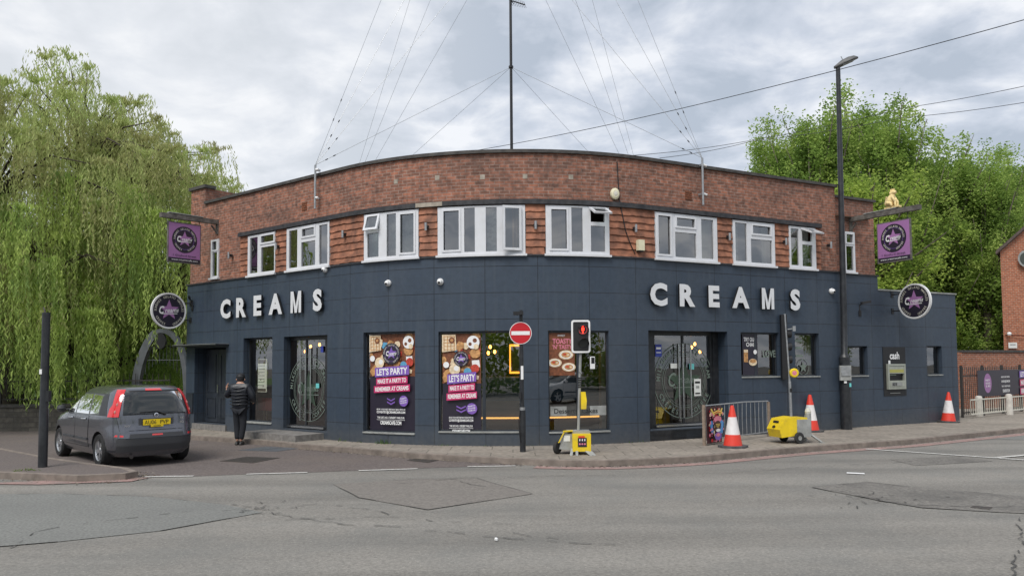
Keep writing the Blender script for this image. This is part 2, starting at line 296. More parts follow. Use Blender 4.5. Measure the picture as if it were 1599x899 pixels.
# ------------------------------------------------------------------ mesh builder
class MB:
    def __init__(s): s.v = []; s.f = []; s.mi = []; s.uv = []; s.mats = []; s.T = None
    def m(s, name):
        if name not in s.mats: s.mats.append(name)
        return s.mats.index(name)
    def add(s, vs_, fs, mt, uvs=None):
        b = len(s.v)
        if s.T is not None: vs_ = [s.T @ Vector(p) for p in vs_]
        s.v.extend([(p[0], p[1], p[2]) for p in vs_]); k = s.m(mt)
        for i, f in enumerate(fs):
            s.f.append([b+j for j in f]); s.mi.append(k)
            if uvs is not None: s.uv.extend([uvs[j] for j in f])
            else: s.uv.extend([(0, 0)]*len(f))
    def box(s, a, b, mt, taper=None):
        x0, y0, z0 = a; x1, y1, z1 = b
        v = [(x0,y0,z0),(x1,y0,z0),(x1,y1,z0),(x0,y1,z0),(x0,y0,z1),(x1,y0,z1),(x1,y1,z1),(x0,y1,z1)]
        if taper:
            cx, cy = (x0+x1)/2, (y0+y1)/2
            v = [p if i < 4 else (cx+(p[0]-cx)*taper, cy+(p[1]-cy)*taper, p[2]) for i, p in enumerate(v)]
        s.add(v, [(0,3,2,1),(4,5,6,7),(0,1,5,4),(1,2,6,5),(2,3,7,6),(3,0,4,7)], mt)
    def quadbox(s, q, n, mt):
        """solid from a quad q (4 points) thickened along vector n"""
        v = [Vector(p) for p in q]+[Vector(p)+n for p in q]
        s.add(v, [(3,2,1,0),(4,5,6,7),(0,1,5,4),(1,2,6,5),(2,3,7,6),(3,0,4,7)], mt)
    def obb(s, p0, p1, wv, hv, mt):
        p0, p1 = Vector(p0), Vector(p1)
        s.quadbox([p0-wv-hv, p0+wv-hv, p0+wv+hv, p0-wv+hv], p1-p0, mt)
    def tube(s, pts, r, mt, n=8, cap=True):
        pts = [Vector(p) for p in pts]; R = r if isinstance(r, (list, tuple)) else [r]*len(pts)
        vs_, fs = [], []; prev = None
        for i, p in enumerate(pts):
            t = (pts[min(i+1, len(pts)-1)]-pts[max(i-1, 0)]).normalized()
            a = prev if prev is not None else (Vector((0,0,1)) if abs(t.z) < .9 else Vector((1,0,0)))
            x = (a-t*a.dot(t)).normalized(); prev = x; y = t.cross(x)
            for k in range(n):
                q = 2*PI*k/n; vs_.append(p+(x*math.cos(q)+y*math.sin(q))*R[i])
        for i in range(len(pts)-1):
            for k in range(n): fs.append((i*n+k, i*n+(k+1)%n, (i+1)*n+(k+1)%n, (i+1)*n+k))
        if cap: fs.append(tuple(range(n))[::-1]); fs.append(tuple((len(pts)-1)*n+k for k in range(n)))
        s.add(vs_, fs, mt)
    def lathe(s, prof, mt, c=(0,0,0), n=20):
        """prof: list of (r, z); mt may be a list per ring"""
        for i in range(len(prof)-1):
            (r0, z0), (r1, z1) = prof[i], prof[i+1]
            vs_ = [(c[0]+r0*math.cos(2*PI*k/n), c[1]+r0*math.sin(2*PI*k/n), c[2]+z0) for k in range(n)]+[(c[0]+r1*math.cos(2*PI*k/n), c[1]+r1*math.sin(2*PI*k/n), c[2]+z1) for k in range(n)]
            s.add(vs_, [(k, (k+1)%n, n+(k+1)%n, n+k) for k in range(n)], mt[i] if isinstance(mt, list) else mt)
    def poly(s, pts, mt): s.add(pts, [tuple(range(len(pts)))], mt)
    def prism(s, pts, n, mt):
        k = len(pts); n = Vector(n); v = [Vector(p) for p in pts]+[Vector(p)+n for p in pts]
        s.add(v, [tuple(range(k))[::-1], tuple(range(k, 2*k))]+[(i, (i+1)%k, k+(i+1)%k, k+i) for i in range(k)], mt)
    # facade-space boxes (u along the wall, o outwards, z up)
    def fbox(s, u0, u1, o0, o1, z0, z1, mt, curve=True):
        n = max(1, int(math.ceil((u1-u0)/.3))) if curve and u1 > 0 and u0 < LA else 1
        vs_, fs, uvs = [], [], []
        for i in range(n+1):
            u = u0+(u1-u0)*i/n
            for (o, z) in ((o0,z0),(o1,z0),(o1,z1),(o0,z1)): vs_.append(FP(u, o, z)); uvs.append((u, z) if True else 0)
        for i in range(n):
            a, b = i*4, i*4+4
            for k in range(4): fs.append((a+k, b+k, b+(k+1)%4, a+(k+1)%4))
        fs += [(0,1,2,3), (n*4+3, n*4+2, n*4+1, n*4)]
        s.add(vs_, fs, mt, uvs)
    def build(s, name, parent=None, at=None, smooth=False, auto=None):
        me = bpy.data.meshes.new(name); v = s.v
        if at is not None: v = [(p[0]-at[0], p[1]-at[1], p[2]-at[2]) for p in v]
        me.from_pydata(v, [], s.f)
        for n_ in s.mats: me.materials.append(MAT[n_])
        me.polygons.foreach_set('material_index', s.mi)
        uvl = me.uv_layers.new(name='UVMap'); uvl.data.foreach_set('uv', np.array(s.uv, dtype=np.float32).ravel())
        if smooth: me.polygons.foreach_set('use_smooth', [True]*len(s.f))
        me.update()
        if auto:
            bm = bmesh.new(); bm.from_mesh(me); bmesh.ops.remove_doubles(bm, verts=bm.verts, dist=.0004); bmesh.ops.recalc_face_normals(bm, faces=bm.faces)
            for ed in bm.edges:
                if len(ed.link_faces) == 2 and ed.calc_face_angle(0) > auto: ed.smooth = False
            for fc in bm.faces: fc.smooth = True
            bm.to_mesh(me); bm.free()
        o = bpy.data.objects.new(name, me); C.objects.link(o)
        if parent is not None: o.parent = parent
        elif at is not None: o.location = at
        return o
def tag(o, label=None, cat=None, group=None, kind=None):
    if label: o['label'] = label
    if cat: o['category'] = cat
    if group: o['group'] = group
    if kind: o['kind'] = kind
    return o
def empty(name, loc, label, cat, group=None, rz=0):
    o = bpy.data.objects.new(name, None); C.objects.link(o); o.location = loc; o.rotation_euler = (0, 0, rz); o.empty_display_size = .3
    return tag(o, label, cat, group)
def copy_tree(o, parent=None):
    c = o.copy(); C.objects.link(c); c.parent = parent
    for ch in list(o.children): copy_tree(ch, c)
    return c
# text as flat meshes
_tx = {}
def textmesh(t, bold=0.0, shear=0.0):
    k = (t, bold, shear)
    if k not in _tx:
        cu = bpy.data.curves.new('t', 'FONT'); cu.body = t; cu.size = 1; cu.offset = bold; cu.shear = shear; cu.align_x = 'CENTER'; cu.align_y = 'CENTER'; cu.fill_mode = 'FRONT'; cu.resolution_u = 3
        o = bpy.data.objects.new('t', cu); C.objects.link(o)
        dg = bpy.context.evaluated_depsgraph_get(); me = bpy.data.meshes.new_from_object(o.evaluated_get(dg))
        vs_ = [tuple(v.co[:2]) for v in me.vertices]; fs = [tuple(p.vertices) for p in me.polygons]
        bpy.data.meshes.remove(me); bpy.data.objects.remove(o); bpy.data.curves.remove(cu)
        xs = [p[0] for p in vs_] or [0]; ys = [p[1] for p in vs_] or [0]
        _tx[k] = (vs_, fs, (min(xs), max(xs), min(ys), max(ys)))
    return _tx[k]
class Board:
    """2-D drawing frame on a surface: origin c, x right, y up, n normal towards the viewer"""
    def __init__(s, mb, c, x, y, step=.0025):
        s.mb = mb; s.c = Vector(c); s.x = Vector(x).normalized(); s.y = Vector(y).normalized(); s.n = s.x.cross(s.y).normalized(); s.k = 1; s.step = step
    def P(s, a, b, h=0): return s.c+s.x*a+s.y*b+s.n*(h+s.k*s.step)
    def poly(s, pts, mt): s.k += 1; s.mb.poly([s.P(*p) for p in pts], mt)
    def rect(s, x0, y0, x1, y1, mt, skew=0): s.poly([(x0,y0),(x1,y0+skew),(x1,y1+skew),(x0,y1)], mt)
    def disc(s, x, y, r, mt, n=36, ry=None): s.poly([(x+r*math.cos(2*PI*k/n), y+(ry or r)*math.sin(2*PI*k/n)) for k in range(n)], mt)
    def ring(s, x, y, r0, r1, mt, n=48):
        s.k += 1
        v = [s.P(x+r*math.cos(2*PI*k/n), y+r*math.sin(2*PI*k/n)) for r in (r0, r1) for k in range(n)]
        s.mb.add(v, [(k, (k+1)%n, n+(k+1)%n, n+k)[::-1] for k in range(n)], mt)
    def star(s, x, y, r, mt, q=.42):
        s.k += 1; pts = [(x+(r if k%2 == 0 else r*q)*math.sin(PI*k/5), y+(r if k%2 == 0 else r*q)*math.cos(PI*k/5)) for k in range(10)]
        v = [s.P(x, y)]+[s.P(*p) for p in pts]; s.mb.add(v, [(0, 1+(k+1)%10, 1+k) for k in range(10)], mt)
    def text(s, t, x, y, h, mt, bold=.02, width=None, rot=0, shear=0, skew=0, same=False):
        if not same: s.k += 1
        vs_, fs, bb = textmesh(t, bold, shear)
        if not vs_: return
        sc = h/.7; sx = sc if width is None else width/(bb[1]-bb[0]); cx = (bb[0]+bb[1])/2; cy = (bb[2]+bb[3])/2
        c, si = math.cos(rot), math.sin(rot); o = []
        for p in vs_:
            a, b = (p[0]-cx)*sx, (p[1]-cy)*sc; b += a*skew; o.append(s.P(x+a*c-b*si, y+a*si+b*c))
        s.mb.add(o, fs, mt)
    def arc(s, t, x, y, r, h, mt, a0, a1, bold=.01, inward=False):
        """letters from angle a0 to a1 (degrees); inward: read along the bottom"""
        n = len(t)
        for i, ch in enumerate(t):
            if ch == ' ': continue
            a = math.radians(a0+(a1-a0)*(i/(max(1, n-1))))
            s.text(ch, x+r*math.cos(a), y+r*math.sin(a), h, mt, bold, rot=(a+PI/2 if inward else a-PI/2), same=i > 0)
def badge(b, x, y, r, rim=True, star='purple_star', texts=True, ring='white'):
    b.disc(x, y, r, 'badge_dark')
    if rim: b.ring(x, y, r*.955, r*1.03, ring)
    else: b.ring(x, y, r*.73, r*.75, 'violet')
    b.star(x, y+r*.04, r*.62, star)
    b.text('C', x-r*.44, y+r*.03, r*.42, 'white', .035, width=r*.32, shear=.25)
    b.text('reams', x+r*.17, y-r*.0, r*.26, 'white', .012, width=r*.84, shear=.3, skew=.06)
    b.poly([(x-r*.44, y-r*.21), (x+r*.5, y-r*.17), (x+r*.5, y-r*.13), (x-r*.40, y-r*.165)], 'white')
    if texts:
        b.arc('GELATO', x, y, r*.82, r*.13, 'offwhite', 112, 68); b.arc('WAFFLES', x, y, r*.82, r*.13, 'offwhite', 48, 0)
        b.arc('SUNDAES', x, y, r*.82, r*.13, 'offwhite', 180, 132)
        b.arc('CREPES', x, y, r*.82, r*.13, 'offwhite', 208, 250, inward=True); b.arc('COFFEE', x, y, r*.82, r*.13, 'offwhite', 290, 332, inward=True)

# ------------------------------------------------------------------ ground, roads, pavement
RZ = -.11
def sheet(name, pts, z, mt, kind='structure', uvs=False):
    mb = MB(); mb.poly([(p[0], p[1], z) for p in pts], mt); o = mb.build(name); o['kind'] = kind; return o
sheet('ground', [(-600,-300),(600,-300),(600,900),(-600,900)], -.13, 'ground')
edge_px = [(1640,664.5),(1599,668.5),(1412,687),(1256,697.5),(1180,704),(1100,711.5),(1050,714.5),(1000,717),(950,718.8),(900,719),(840,717.5),(750,713.5),(650,708),(545,699),(470,693.5),(415,688),(350,683.5),(287,679.5)]
edge = [G(*p) for p in edge_px]
e_r = (edge[0]-edge[3]).normalized(); far_r = edge[0]+e_r*120
e_l = (edge[-1]-edge[-3]).normalized(); far_l = edge[-1]+e_l*.9
road = sheet('road', [(-60,-30),(120,-30),(far_r.x+20, far_r.y+5),(far_r.x, far_r.y-2)]+[(p.x+.0, p.y+.05) for p in edge[:12]]+[(-8,17.5),(-60,17.5)], RZ, 'asphalt')
lane_pts = [(-60,13.4)]+[(p.x, p.y) for p in [G(-150,741,RZ), G(20,741.5,RZ), G(110,742,RZ), G(226,744,RZ), G(302,743.5,RZ), G(385,740,RZ), G(480,737.5,RZ), G(560,734,RZ), G(652,731,RZ), G(730,728.5,RZ), G(800,727,RZ), G(840,723,RZ)]]+[(.4,19),(-8,26),(-14,31),(-60,31)]
sheet('side_road', lane_pts, RZ+.004, 'lane_asphalt')
# pavement slab around the building
pv = MB()
loop = [far_r]+edge+[far_l]; inner = [Vector((-11.0, 26.5, 0)), Vector((-6, 60, 0)), Vector((far_r.x+20, far_r.y+60, 0))]
top = [(p.x, p.y, 0) for p in loop]+[(p.x, p.y, 0) for p in inner]
pv.poly(top[::-1], 'paving'); o = pv.build('pavement'); o['kind'] = 'structure'
def ribbon(mb, pts, o0, o1, z, mt, step=None):
    """flat strip along pts, offset sideways from o0 to o1 (positive = left of travel)"""
    V = []
    for i, p in enumerate(pts):
        t = (pts[min(i+1, len(pts)-1)]-pts[max(i-1, 0)]); t.z = 0; t.normalize(); n = Vector((-t.y, t.x, 0))
        V += [(p.x+n.x*o0, p.y+n.y*o0, z), (p.x+n.x*o1, p.y+n.y*o1, z)]
    mb.add(V, [(2*i, 2*i+1, 2*i+3, 2*i+2) for i in range(len(pts)-1)], mt)
kb = MB()
def kerbline(pts, side=1, w=.13, z=.006):
    V = []
    for i, p in enumerate(pts):
        t = (pts[min(i+1, len(pts)-1)]-pts[max(i-1, 0)]); t.z = 0; t.normalize(); n = Vector((-t.y, t.x, 0))*side
        for (a, zz) in ((0, RZ-.01), (0, z-.012), (-.012, z), (-w, z), (-w, -.02)): V.append((p.x+n.x*a, p.y+n.y*a, zz))
    kb.add(V, [(5*i+k, 5*i+5+k, 5*i+6+k, 5*i+1+k) for i in range(len(pts)-1) for k in range(4)], 'kerb')
def dens(pts, step=.9):
    o = []
    for a, b in zip(pts[:-1], pts[1:]):
        n = max(1, int((b-a).length/step)); o += [a+(b-a)*(i/n) for i in range(n)]
    return o+[pts[-1]]
kerbline([far_r]+dens(edge)+[far_l], 1)
isl_px = [(-260,697),(-100,697),(0,699),(80,714),(150,724),(200,730),(216,735.5),(196,739),(120,742.5),(0,737.5),(-260,727)]
isl = [G(*p) for p in isl_px]
kerbline(dens(isl, .5), 1)
o = kb.build('kerb'); o['kind'] = 'structure'
sheet('footway', [(p.x, p.y) for p in isl], 0.0, 'lane_asphalt')
# painted lines, patches, cracks
mk = MB()
red_path = dens([far_r]+edge[:11], .8)
ribbon(mk, red_path, .10, .42, RZ+.008, 'red_line'); o = mk.build('road_edge_line'); o['kind'] = 'structure'
mk = MB()
isl_red = [G(400, 751, RZ), G(216, 747, RZ), G(120, 751, RZ), G(0, 747, RZ), G(-100, 742, RZ)]
def strip(mb, a, b, w_, z, mt):
    t = (b-a).normalized(); n = Vector((-t.y, t.x, 0))*w_/2
    mb.poly([(a-n)[:2]+(z,), (b-n)[:2]+(z,), (b+n)[:2]+(z,), (a+n)[:2]+(z,)], mt)
for (a, b) in (((226,744.5),(302,743.5)),((385,740.5),(480,738)),((560,735),(652,732)),((730,728.7),(805,727.5)),((855,726),(945,726.5))):
    strip(mk, G(*a, RZ), G(*b, RZ), .10, RZ+.012, 'white_line')
strip(mk, G(1352,701,RZ), G(1560,715.5,RZ), .12, RZ+.012, 'white_line'); strip(mk, G(1560,715.7,RZ), G(1700,725,RZ), .12, RZ+.0125, 'white_line')
strip(mk, G(1555,715,RZ), G(1650,707,RZ), .12, RZ+.016, 'white_line')
o = mk.build('lane_marking'); o['kind'] = 'structure'
mk = MB()
mk.poly([G(*p, RZ)[:2]+(RZ+.0125,) for p in ((130,748),(235,745.5),(205,752),(60,757),(-40,756))], 'red_line'); o = mk.build('faded_marking'); o['kind'] = 'structure'
def patch(name, pts, mt, z=RZ+.007, line=.018, jit=.0):
    P_ = [G(*p, RZ) for p in pts]
    mb = MB(); mb.poly([(p.x, p.y, z) for p in P_], mt)
    k = len(P_)
    rnd = random.Random(len(pts)*31+int(pts[0][0]))
    for i in range(k):
        a, b = P_[i], P_[(i+1)%k]; n = max(2, int((b-a).length/.35)); prev = a
        nn = (b-a).normalized(); nn = Vector((-nn.y, nn.x, 0))
        for j in range(1, n+1):
            q = a+(b-a)*(j/n)+(nn*rnd.uniform(-.02, .02) if j < n else Vector())
            if rnd.random() < .62: strip(mb, prev, q, line*rnd.uniform(.3, 1.0), z+.003, 'crack')
            prev = q
    o = mb.build(name); o['kind'] = 'structure'; return o
patch('road_patch', [(520,756),(650,748),(745,747),(832,771),(668,796),(560,777)], 'asphalt_warm')
patch('road_patch', [(1268,761),(1352,752),(1420,760),(1599,775),(1700,786),(1700,806),(1560,800),(1440,793),(1380,783)], 'asphalt_patch')
patch('road_patch', [(-150,772),(100,771),(240,776),(352,788),(410,800),(250,829),(90,846),(-150,866)], 'asphalt_smooth', line=.02)
patch('road_patch', [(1500,683),(1660,672),(1700,676),(1640,688)], 'asphalt_smooth', line=.015, z=RZ+.0045)
patch('road_patch', [(1390,717),(1500,712),(1550,720),(1430,727)], 'asphalt_patch', line=.0, z=RZ+.0045)
ck = MB()
def crack(pts, w_, seed):
    rnd = random.Random(seed); P_ = [G(*p, RZ) for p in pts]
    for a, b in zip(P_[:-1], P_[1:]):
        n = max(2, int((b-a).length/.12)); prev = a; t = (b-a).normalized(); nn = Vector((-t.y, t.x, 0)); off = 0
        for j in range(1, n+1):
            off = off*.7+rnd.uniform(-.05, .05); q = a+(b-a)*(j/n)+nn*off
            if rnd.random() < .72: strip(ck, prev, q, w_*rnd.uniform(.3, 1.4), RZ+.014, 'crack')
            prev = q
for i, c_ in enumerate([[(330,799),(420,796),(510,786),(620,805)], [(430,812),(600,806),(690,815),(800,818)], [(410,800),(500,815),(800,842),(1000,850)], [(-20,870),(60,830),(180,812),(300,800)], [(800,832),(870,842)], [(1280,770),(1400,785),(1500,792),(1599,792)], [(1588,805),(1590,860),(1594,920)], [(620,756),(700,748),(760,760)], [(1100,740),(1300,728),(1450,718)], [(690,747),(960,742)]]):
    crack(c_, .014, i)
rnd = random.Random(5)
for k in range(60):    # torn surface near the broken patches
    x = rnd.gauss(400, 25) if k < 30 else rnd.gauss(1370, 45); y = rnd.gauss(795, 5) if k < 30 else rnd.gauss(781, 5)
    a = G(x, y, RZ); q = rnd.uniform(0, PI); strip(ck, a, a+Vector((math.cos(q), math.sin(q), 0))*rnd.uniform(.04, .16), rnd.uniform(.006, .02), RZ+.0155, 'crack')
o = ck.build('road_cracks'); o['kind'] = 'structure'
# grass land behind the boundary wall on the left, and beyond the building
sheet('grass', [(-120,23.2),(-11.5,25.0),(-6,34),(-6,200),(-120,200)], -.05, 'grass')
sheet('grass', [(14,35),(150,60),(150,200),(-6,200)], .004, 'grass')

# ------------------------------------------------------------------ the building
BR = empty('corner_building', (0, 18, 0), 'two storey curved corner building, brick above and dark blue panels below, roof parapet over it', 'building')
BO = Vector((0, 18, 0))
def bp(mb, name, parent=None, **k): return mb.build(name, parent or BR, at=BO, **k)
uL = U(291, 560); uMain = U(1313, 500); uR2 = U(1370, 430, -.2); uEnd = U(1495, 560, -.2)
ZB, ZLOW, ZBR, ZPAR = 4.27, 3.87, 4.27, 6.64
def fwall(mb, u0, u1, z0, z1, ops, o, depth, mt, mtr=None, back=True):
    us = {u0, u1}; zs = {z0, z1}
    for (a, b, c, d) in ops: us |= {a, b}; zs |= {c, d}
    us = sorted(us); zs = sorted(zs); uu = []
    for a, b in zip(us[:-1], us[1:]):
        n = max(1, int(math.ceil((b-a)/.3))) if (b > 0 and a < LA) else 1
        uu += [(a+(b-a)*i/n, a+(b-a)*(i+1)/n) for i in range(n)]
    def hole(u, z): return any(a < u < b and c < z < d for (a, b, c, d) in ops)
    for (a, b) in uu:
        for c, d in zip(zs[:-1], zs[1:]):
            if hole((a+b)/2, (c+d)/2): continue
            mb.add([FP(a,o,c), FP(b,o,c), FP(b,o,d), FP(a,o,d)], [(0,1,2,3)], mt, [(a,c),(b,c),(b,d),(a,d)])
    for (a, b, c, d) in ops:
        r = mtr or mt; i = o-depth
        n = max(1, int(math.ceil((b-a)/.3))) if (b > 0 and a < LA) else 1
        for q in range(n):
            p0, p1 = a+(b-a)*q/n, a+(b-a)*(q+1)/n
            mb.add([FP(p0,o,d), FP(p1,o,d), FP(p1,i,d), FP(p0,i,d)], [(0,1,2,3)], r, [(0,0),(.3,0),(.3,.1),(0,.1)])
            mb.add([FP(p0,o,c), FP(p1,o,c), FP(p1,i,c), FP(p0,i,c)], [(3,2,1,0)], r, [(.1,.1),(.3,.1),(.3,.2),(.1,.2)])
        mb.add([FP(a,o,c), FP(a,i,c), FP(a,i,d), FP(a,o,d)], [(0,3,2,1)], r, [(.1,c),(.1+depth,c),(.1+depth,d),(.1,d)])
        mb.add([FP(b,o,c), FP(b,i,c), FP(b,i,d), FP(b,o,d)], [(0,1,2,3)], r, [(.1,c),(.1+depth,c),(.1+depth,d),(.1,d)])
# openings in the blue ground floor: name, px l, px r, z0, z1, recess
def zof(px, py, o=0): return FU(px, py, o)[1]
OPS = {
 'left_door': (304, 353, .17, 2.38, .40), 'w1': (380, 425, .30, zof(400,527), .22), 'd1': (443, 511, .20, zof(480,524), .22),
 'w2': (567.4, 648, zof(600,675.5), zof(600,518), .14), 'w3': (684.7, 813.5, zof(720,674), zof(720,517), .12), 'w4': (856, 951, zof(900,674), zof(900,516), .12),
 'd2': (1013, 1136.6, .26, zof(1070,516.5), .55), 'w5': (1157.4, 1217, zof(1190,588), zof(1190,519), .14), 'w6': (1242, 1279.5, zof(1260,587.5), zof(1260,520), .16)}
OPR = {'w7': (1323, 1355, zof(1340,586.6,-.2), zof(1340,540,-.2), .16), 'atm': (1378.5, 1413, zof(1395,617,-.2), zof(1395,542,-.2), .10), 'w8': (1447.5, 1471, zof(1460,585,-.2), zof(1460,540,-.2), .16)}
def ub(k):
    if k in OPS: a = OPS[k]; return U(a[0],560), U(a[1],560), a[2], a[3], a[4]
    a = OPR[k]; return U(a[0],560,-.2), U(a[1],560,-.2), a[2], a[3], a[4]
# panel UVs: shift so joints fall where they do in the photo
PSHIFT_U = U(758, 560); PSHIFT_Z = 1.64
class PMB(MB):
    def add(s, vs_, fs, mt, uvs=None):
        if uvs is not None: uvs = [(a-PSHIFT_U+24, b-PSHIFT_Z+6) for a, b in uvs]
        MB.add(s, vs_, fs, mt, uvs)
pw = PMB()
for k in OPS:
    pass
def wall_with(mb, keys, u0, u1, z0, z1, o, mt):
    ops = [(ub(k)[0], ub(k)[1], ub(k)[2], ub(k)[3]) for k in keys]
    fwall(mb, u0, u1, z0, z1, ops, o, .14, mt)
    for k in keys:    # deeper reveals
        a, b, c, d, dep = ub(k)
        if dep > .14:
            for (p, q) in (((a,o-.14),(a,o-dep)),):
                mb.add([FP(a,o-.14,c), FP(a,o-dep,c), FP(a,o-dep,d), FP(a,o-.14,d)], [(0,3,2,1)], mt, [(.1,c),(.3,c),(.3,d),(.1,d)])
                mb.add([FP(b,o-.14,c), FP(b,o-dep,c), FP(b,o-dep,d), FP(b,o-.14,d)], [(0,1,2,3)], mt, [(.1,c),(.3,c),(.3,d),(.1,d)])
                mb.add([FP(a,o-.14,d), FP(b,o-.14,d), FP(b,o-dep,d), FP(a,o-dep,d)], [(0,1,2,3)], mt, [(.1,.1)]*4)
                mb.add([FP(a,o-.14,c), FP(b,o-.14,c), FP(b,o-dep,c), FP(a,o-dep,c)], [(3,2,1,0)], mt, [(.1,.1)]*4)
wall_with(pw, list(OPS), uL, uMain, -.02, ZB, 0, 'panel')
wall_with(pw, list(OPR), uMain, uR2, -.02, ZB, -.2, 'panel') if False else None
fw_ops = [ub(k)[:4] for k in OPR]
fwall(pw, uMain, uR2, ZLOW, ZB, [], -.2, .1, 'panel')
wall_with(pw, list(OPR), uMain, uEnd, -.02, ZLOW, -.2, 'panel')
# return at the set-back, top ledges, left and right ends
pw.add([FP(uMain,0,-.02), FP(uMain,-.2,-.02), FP(uMain,-.2,ZB), FP(uMain,0,ZB)], [(0,1,2,3)], 'panel', [(.1,0),(.3,0),(.3,4),(.1,4)])
inL = -FN(uL); inR = -FN(uEnd)
def side(mb, u, o, z0, z1, dep, mt, flip=False):
    a = FP(u, o, 0); n = -FN(u)
    q = [a+Vector((0,0,z0)), a+n*dep+Vector((0,0,z0)), a+n*dep+Vector((0,0,z1)), a+Vector((0,0,z1))]
    mb.add(q, [(0,1,2,3) if flip else (3,2,1,0)], mt, [(0,z0),(dep,z0),(dep,z1),(0,z1)])
side(pw, uL, 0, -.02, ZB, 9, 'panel'); side(pw, uEnd, -.2, -.02, ZLOW, 7, 'panel', True); side(pw, uR2, -.2, ZLOW, ZB, 7, 'panel', True)
bp(pw, 'panel_wall')
lt = MB(); lt.fbox(uR2, uEnd+.03, -7, -.17, ZLOW, ZLOW+.04, 'dull_grey'); lt.fbox(uL-.02, uMain, -.06, .035, ZB, ZB+.035, 'lintel'); lt.fbox(uMain, uR2+.02, -.26, -.165, ZB, ZB+.035, 'lintel'); bp(lt, 'panel_capping')
# upper brickwork with windows
BRICK_O = -.03
UW = [ # px l, r at mid height, panes [(l,r,t0,t1,kind)] with t measured 0 bottom..1 top ; kinds f fixed, s sash, v open vent, o open casement
 dict(l=388.5, r=431.4, p=[(392,404,.06,.94,'f'),(409.5,430,.06,.66,'f'),(409.5,430,.76,.94,'s')]),
 dict(l=449, r=516, p=[(453,466,.06,.94,'f'),(472,494,.06,.62,'f'),(473.5,493,.74,.93,'s'),(500,513,.06,.94,'f')]),
 dict(l=569.6, r=654.6, p=[(575,592.5,.07,.58,'f'),(575,592.5,.66,.95,'v'),(605,619.5,.06,.95,'f'),(626,648,.10,.92,'s')]),
 dict(l=684, r=820.5, p=[(693,718,.10,.92,'s'),(725.5,742,.06,.96,'f'),(759,776,.06,.96,'f'),(786,811,.10,.93,'o')]),
 dict(l=851.8, r=951, p=[(860,885,.10,.92,'s'),(892,909.5,.06,.96,'f'),(922,944,.07,.60,'f'),(922,944,.68,.95,'v')]),
 dict(l=1021.9, r=1119, p=[(1026,1046,.09,.93,'s'),(1053,1086,.06,.60,'f'),(1055,1084,.72,.92,'s'),(1094,1113,.07,.94,'f')]),
 dict(l=1143, r=1208.7, p=[(1147,1165,.07,.94,'f'),(1171,1204,.06,.60,'f'),(1173.5,1202,.72,.92,'s')]),
 dict(l=1230.7, r=1272.5, p=[(1233.5,1246,.07,.94,'f'),(1251,1267,.06,.58,'f'),(1251,1267,.66,.94,'v')])]
WZ0, WZ1 = 4.31, 5.43
zm = 378
wops = [(U(q['l'], zm), U(q['r'], zm), WZ0, WZ1) for q in UW]
u0w = (U(329,400), U(341.3,400), zof(335,434), zof(335,374)); u9w = (U(1317.5,395,-.2), U(1334,395,-.2), zof(1325,425,-.2), zof(1325,362,-.2))
uTL, uTR = U(376, 390), U(1281, 380)
bw_ = MB()
ZL0, ZL1 = 5.44, 5.54
fwall(bw_, uL+.10, uTL, ZB, ZPAR, [u0w], BRICK_O, .16, 'brick')
fwall(bw_, uTL, uTR, ZB, ZPAR, wops, BRICK_O, .12, 'brick')
uBE = U(1306, 350)
fwall(bw_, uTR, uBE, ZB, ZPAR, [], BRICK_O, .12, 'brick')
fwall(bw_, uBE, uR2-.05, ZB, 6.42, [u9w], -.2-.03, .14, 'brick')
bw_.add([FP(uBE,BRICK_O,ZB), FP(uBE,-.3,ZB), FP(uBE,-.3,ZPAR), FP(uBE,BRICK_O,ZPAR)], [(0,1,2,3)], 'brick', [(0,ZB),(.2,ZB),(.2,ZPAR),(0,ZPAR)])
side(bw_, uR2-.05, -.23, ZB, 6.42, 7, 'brick', True); side(bw_, uL+.10, BRICK_O, ZB, 7.0, 9, 'brick')
# taller end pier and the wall running back from it
uP = U(319, 330)
fwall(bw_, uL+.10, uP, ZPAR, 7.14, [], BRICK_O+.001, .1, 'brick')
a = FP(uP, BRICK_O, 0); nI = -FN(uL); tI = FTAN(uL)
bw_.add([a+Vector((0,0,6.3)), a+nI*9+Vector((0,0,6.3)), a+nI*9+Vector((0,0,7.14)), a+Vector((0,0,7.14))], [(0,1,2,3)], 'brick', [(0,6.3),(9,6.3),(9,7.14),(0,7.14)])
# back face of the parapet and rear wall
n = 40
for i in range(n):
    p, q = uL+.1+(uBE-uL-.1)*i/n, uL+.1+(uBE-uL-.1)*(i+1)/n
    bw_.add([FP(p,-.27,6.2), FP(q,-.27,6.2), FP(q,-.27,ZPAR), FP(p,-.27,ZPAR)], [(3,2,1,0)], 'brick', [(p,6.2),(q,6.2),(q,ZPAR),(p,ZPAR)])
bp(bw_, 'brick_wall')
rf = MB()
ptsr = [FP(uL+.1+(uR2-.15-uL)*i/30, -.28, 6.25) for i in range(31)]
ptsr += [FP(uR2-.05,-.3,6.25)-FN(uR2)*7, Vector((2, 29.5, 6.25)), FP(uL+.1,-.28,6.25)-FN(uL)*9]
rf.poly(ptsr, 'roof')
bp(rf, 'roof')
cp = MB()
cp.fbox(uP+.02, uBE+.05, -.34, .03, ZPAR, ZPAR+.075, 'coping'); cp.fbox(uBE+.05, uR2, -.5, -.17, 6.42, 6.49, 'coping')
cp.fbox(uL+.04, uP+.06, -.34, .03, 7.14, 7.23, 'coping')
a0 = FP(uL+.04, -.34, 7.14); cp.quadbox([a0, a0+tI*.5, a0+tI*.5+nI*8.6, a0+nI*8.6], Vector((0,0,.09)), 'coping')
bp(cp, 'coping')
sb = MB(); sb.fbox(uTL-.05, uTR, -.02, .075, ZL0+.01, ZL1+.02, 'lintel')
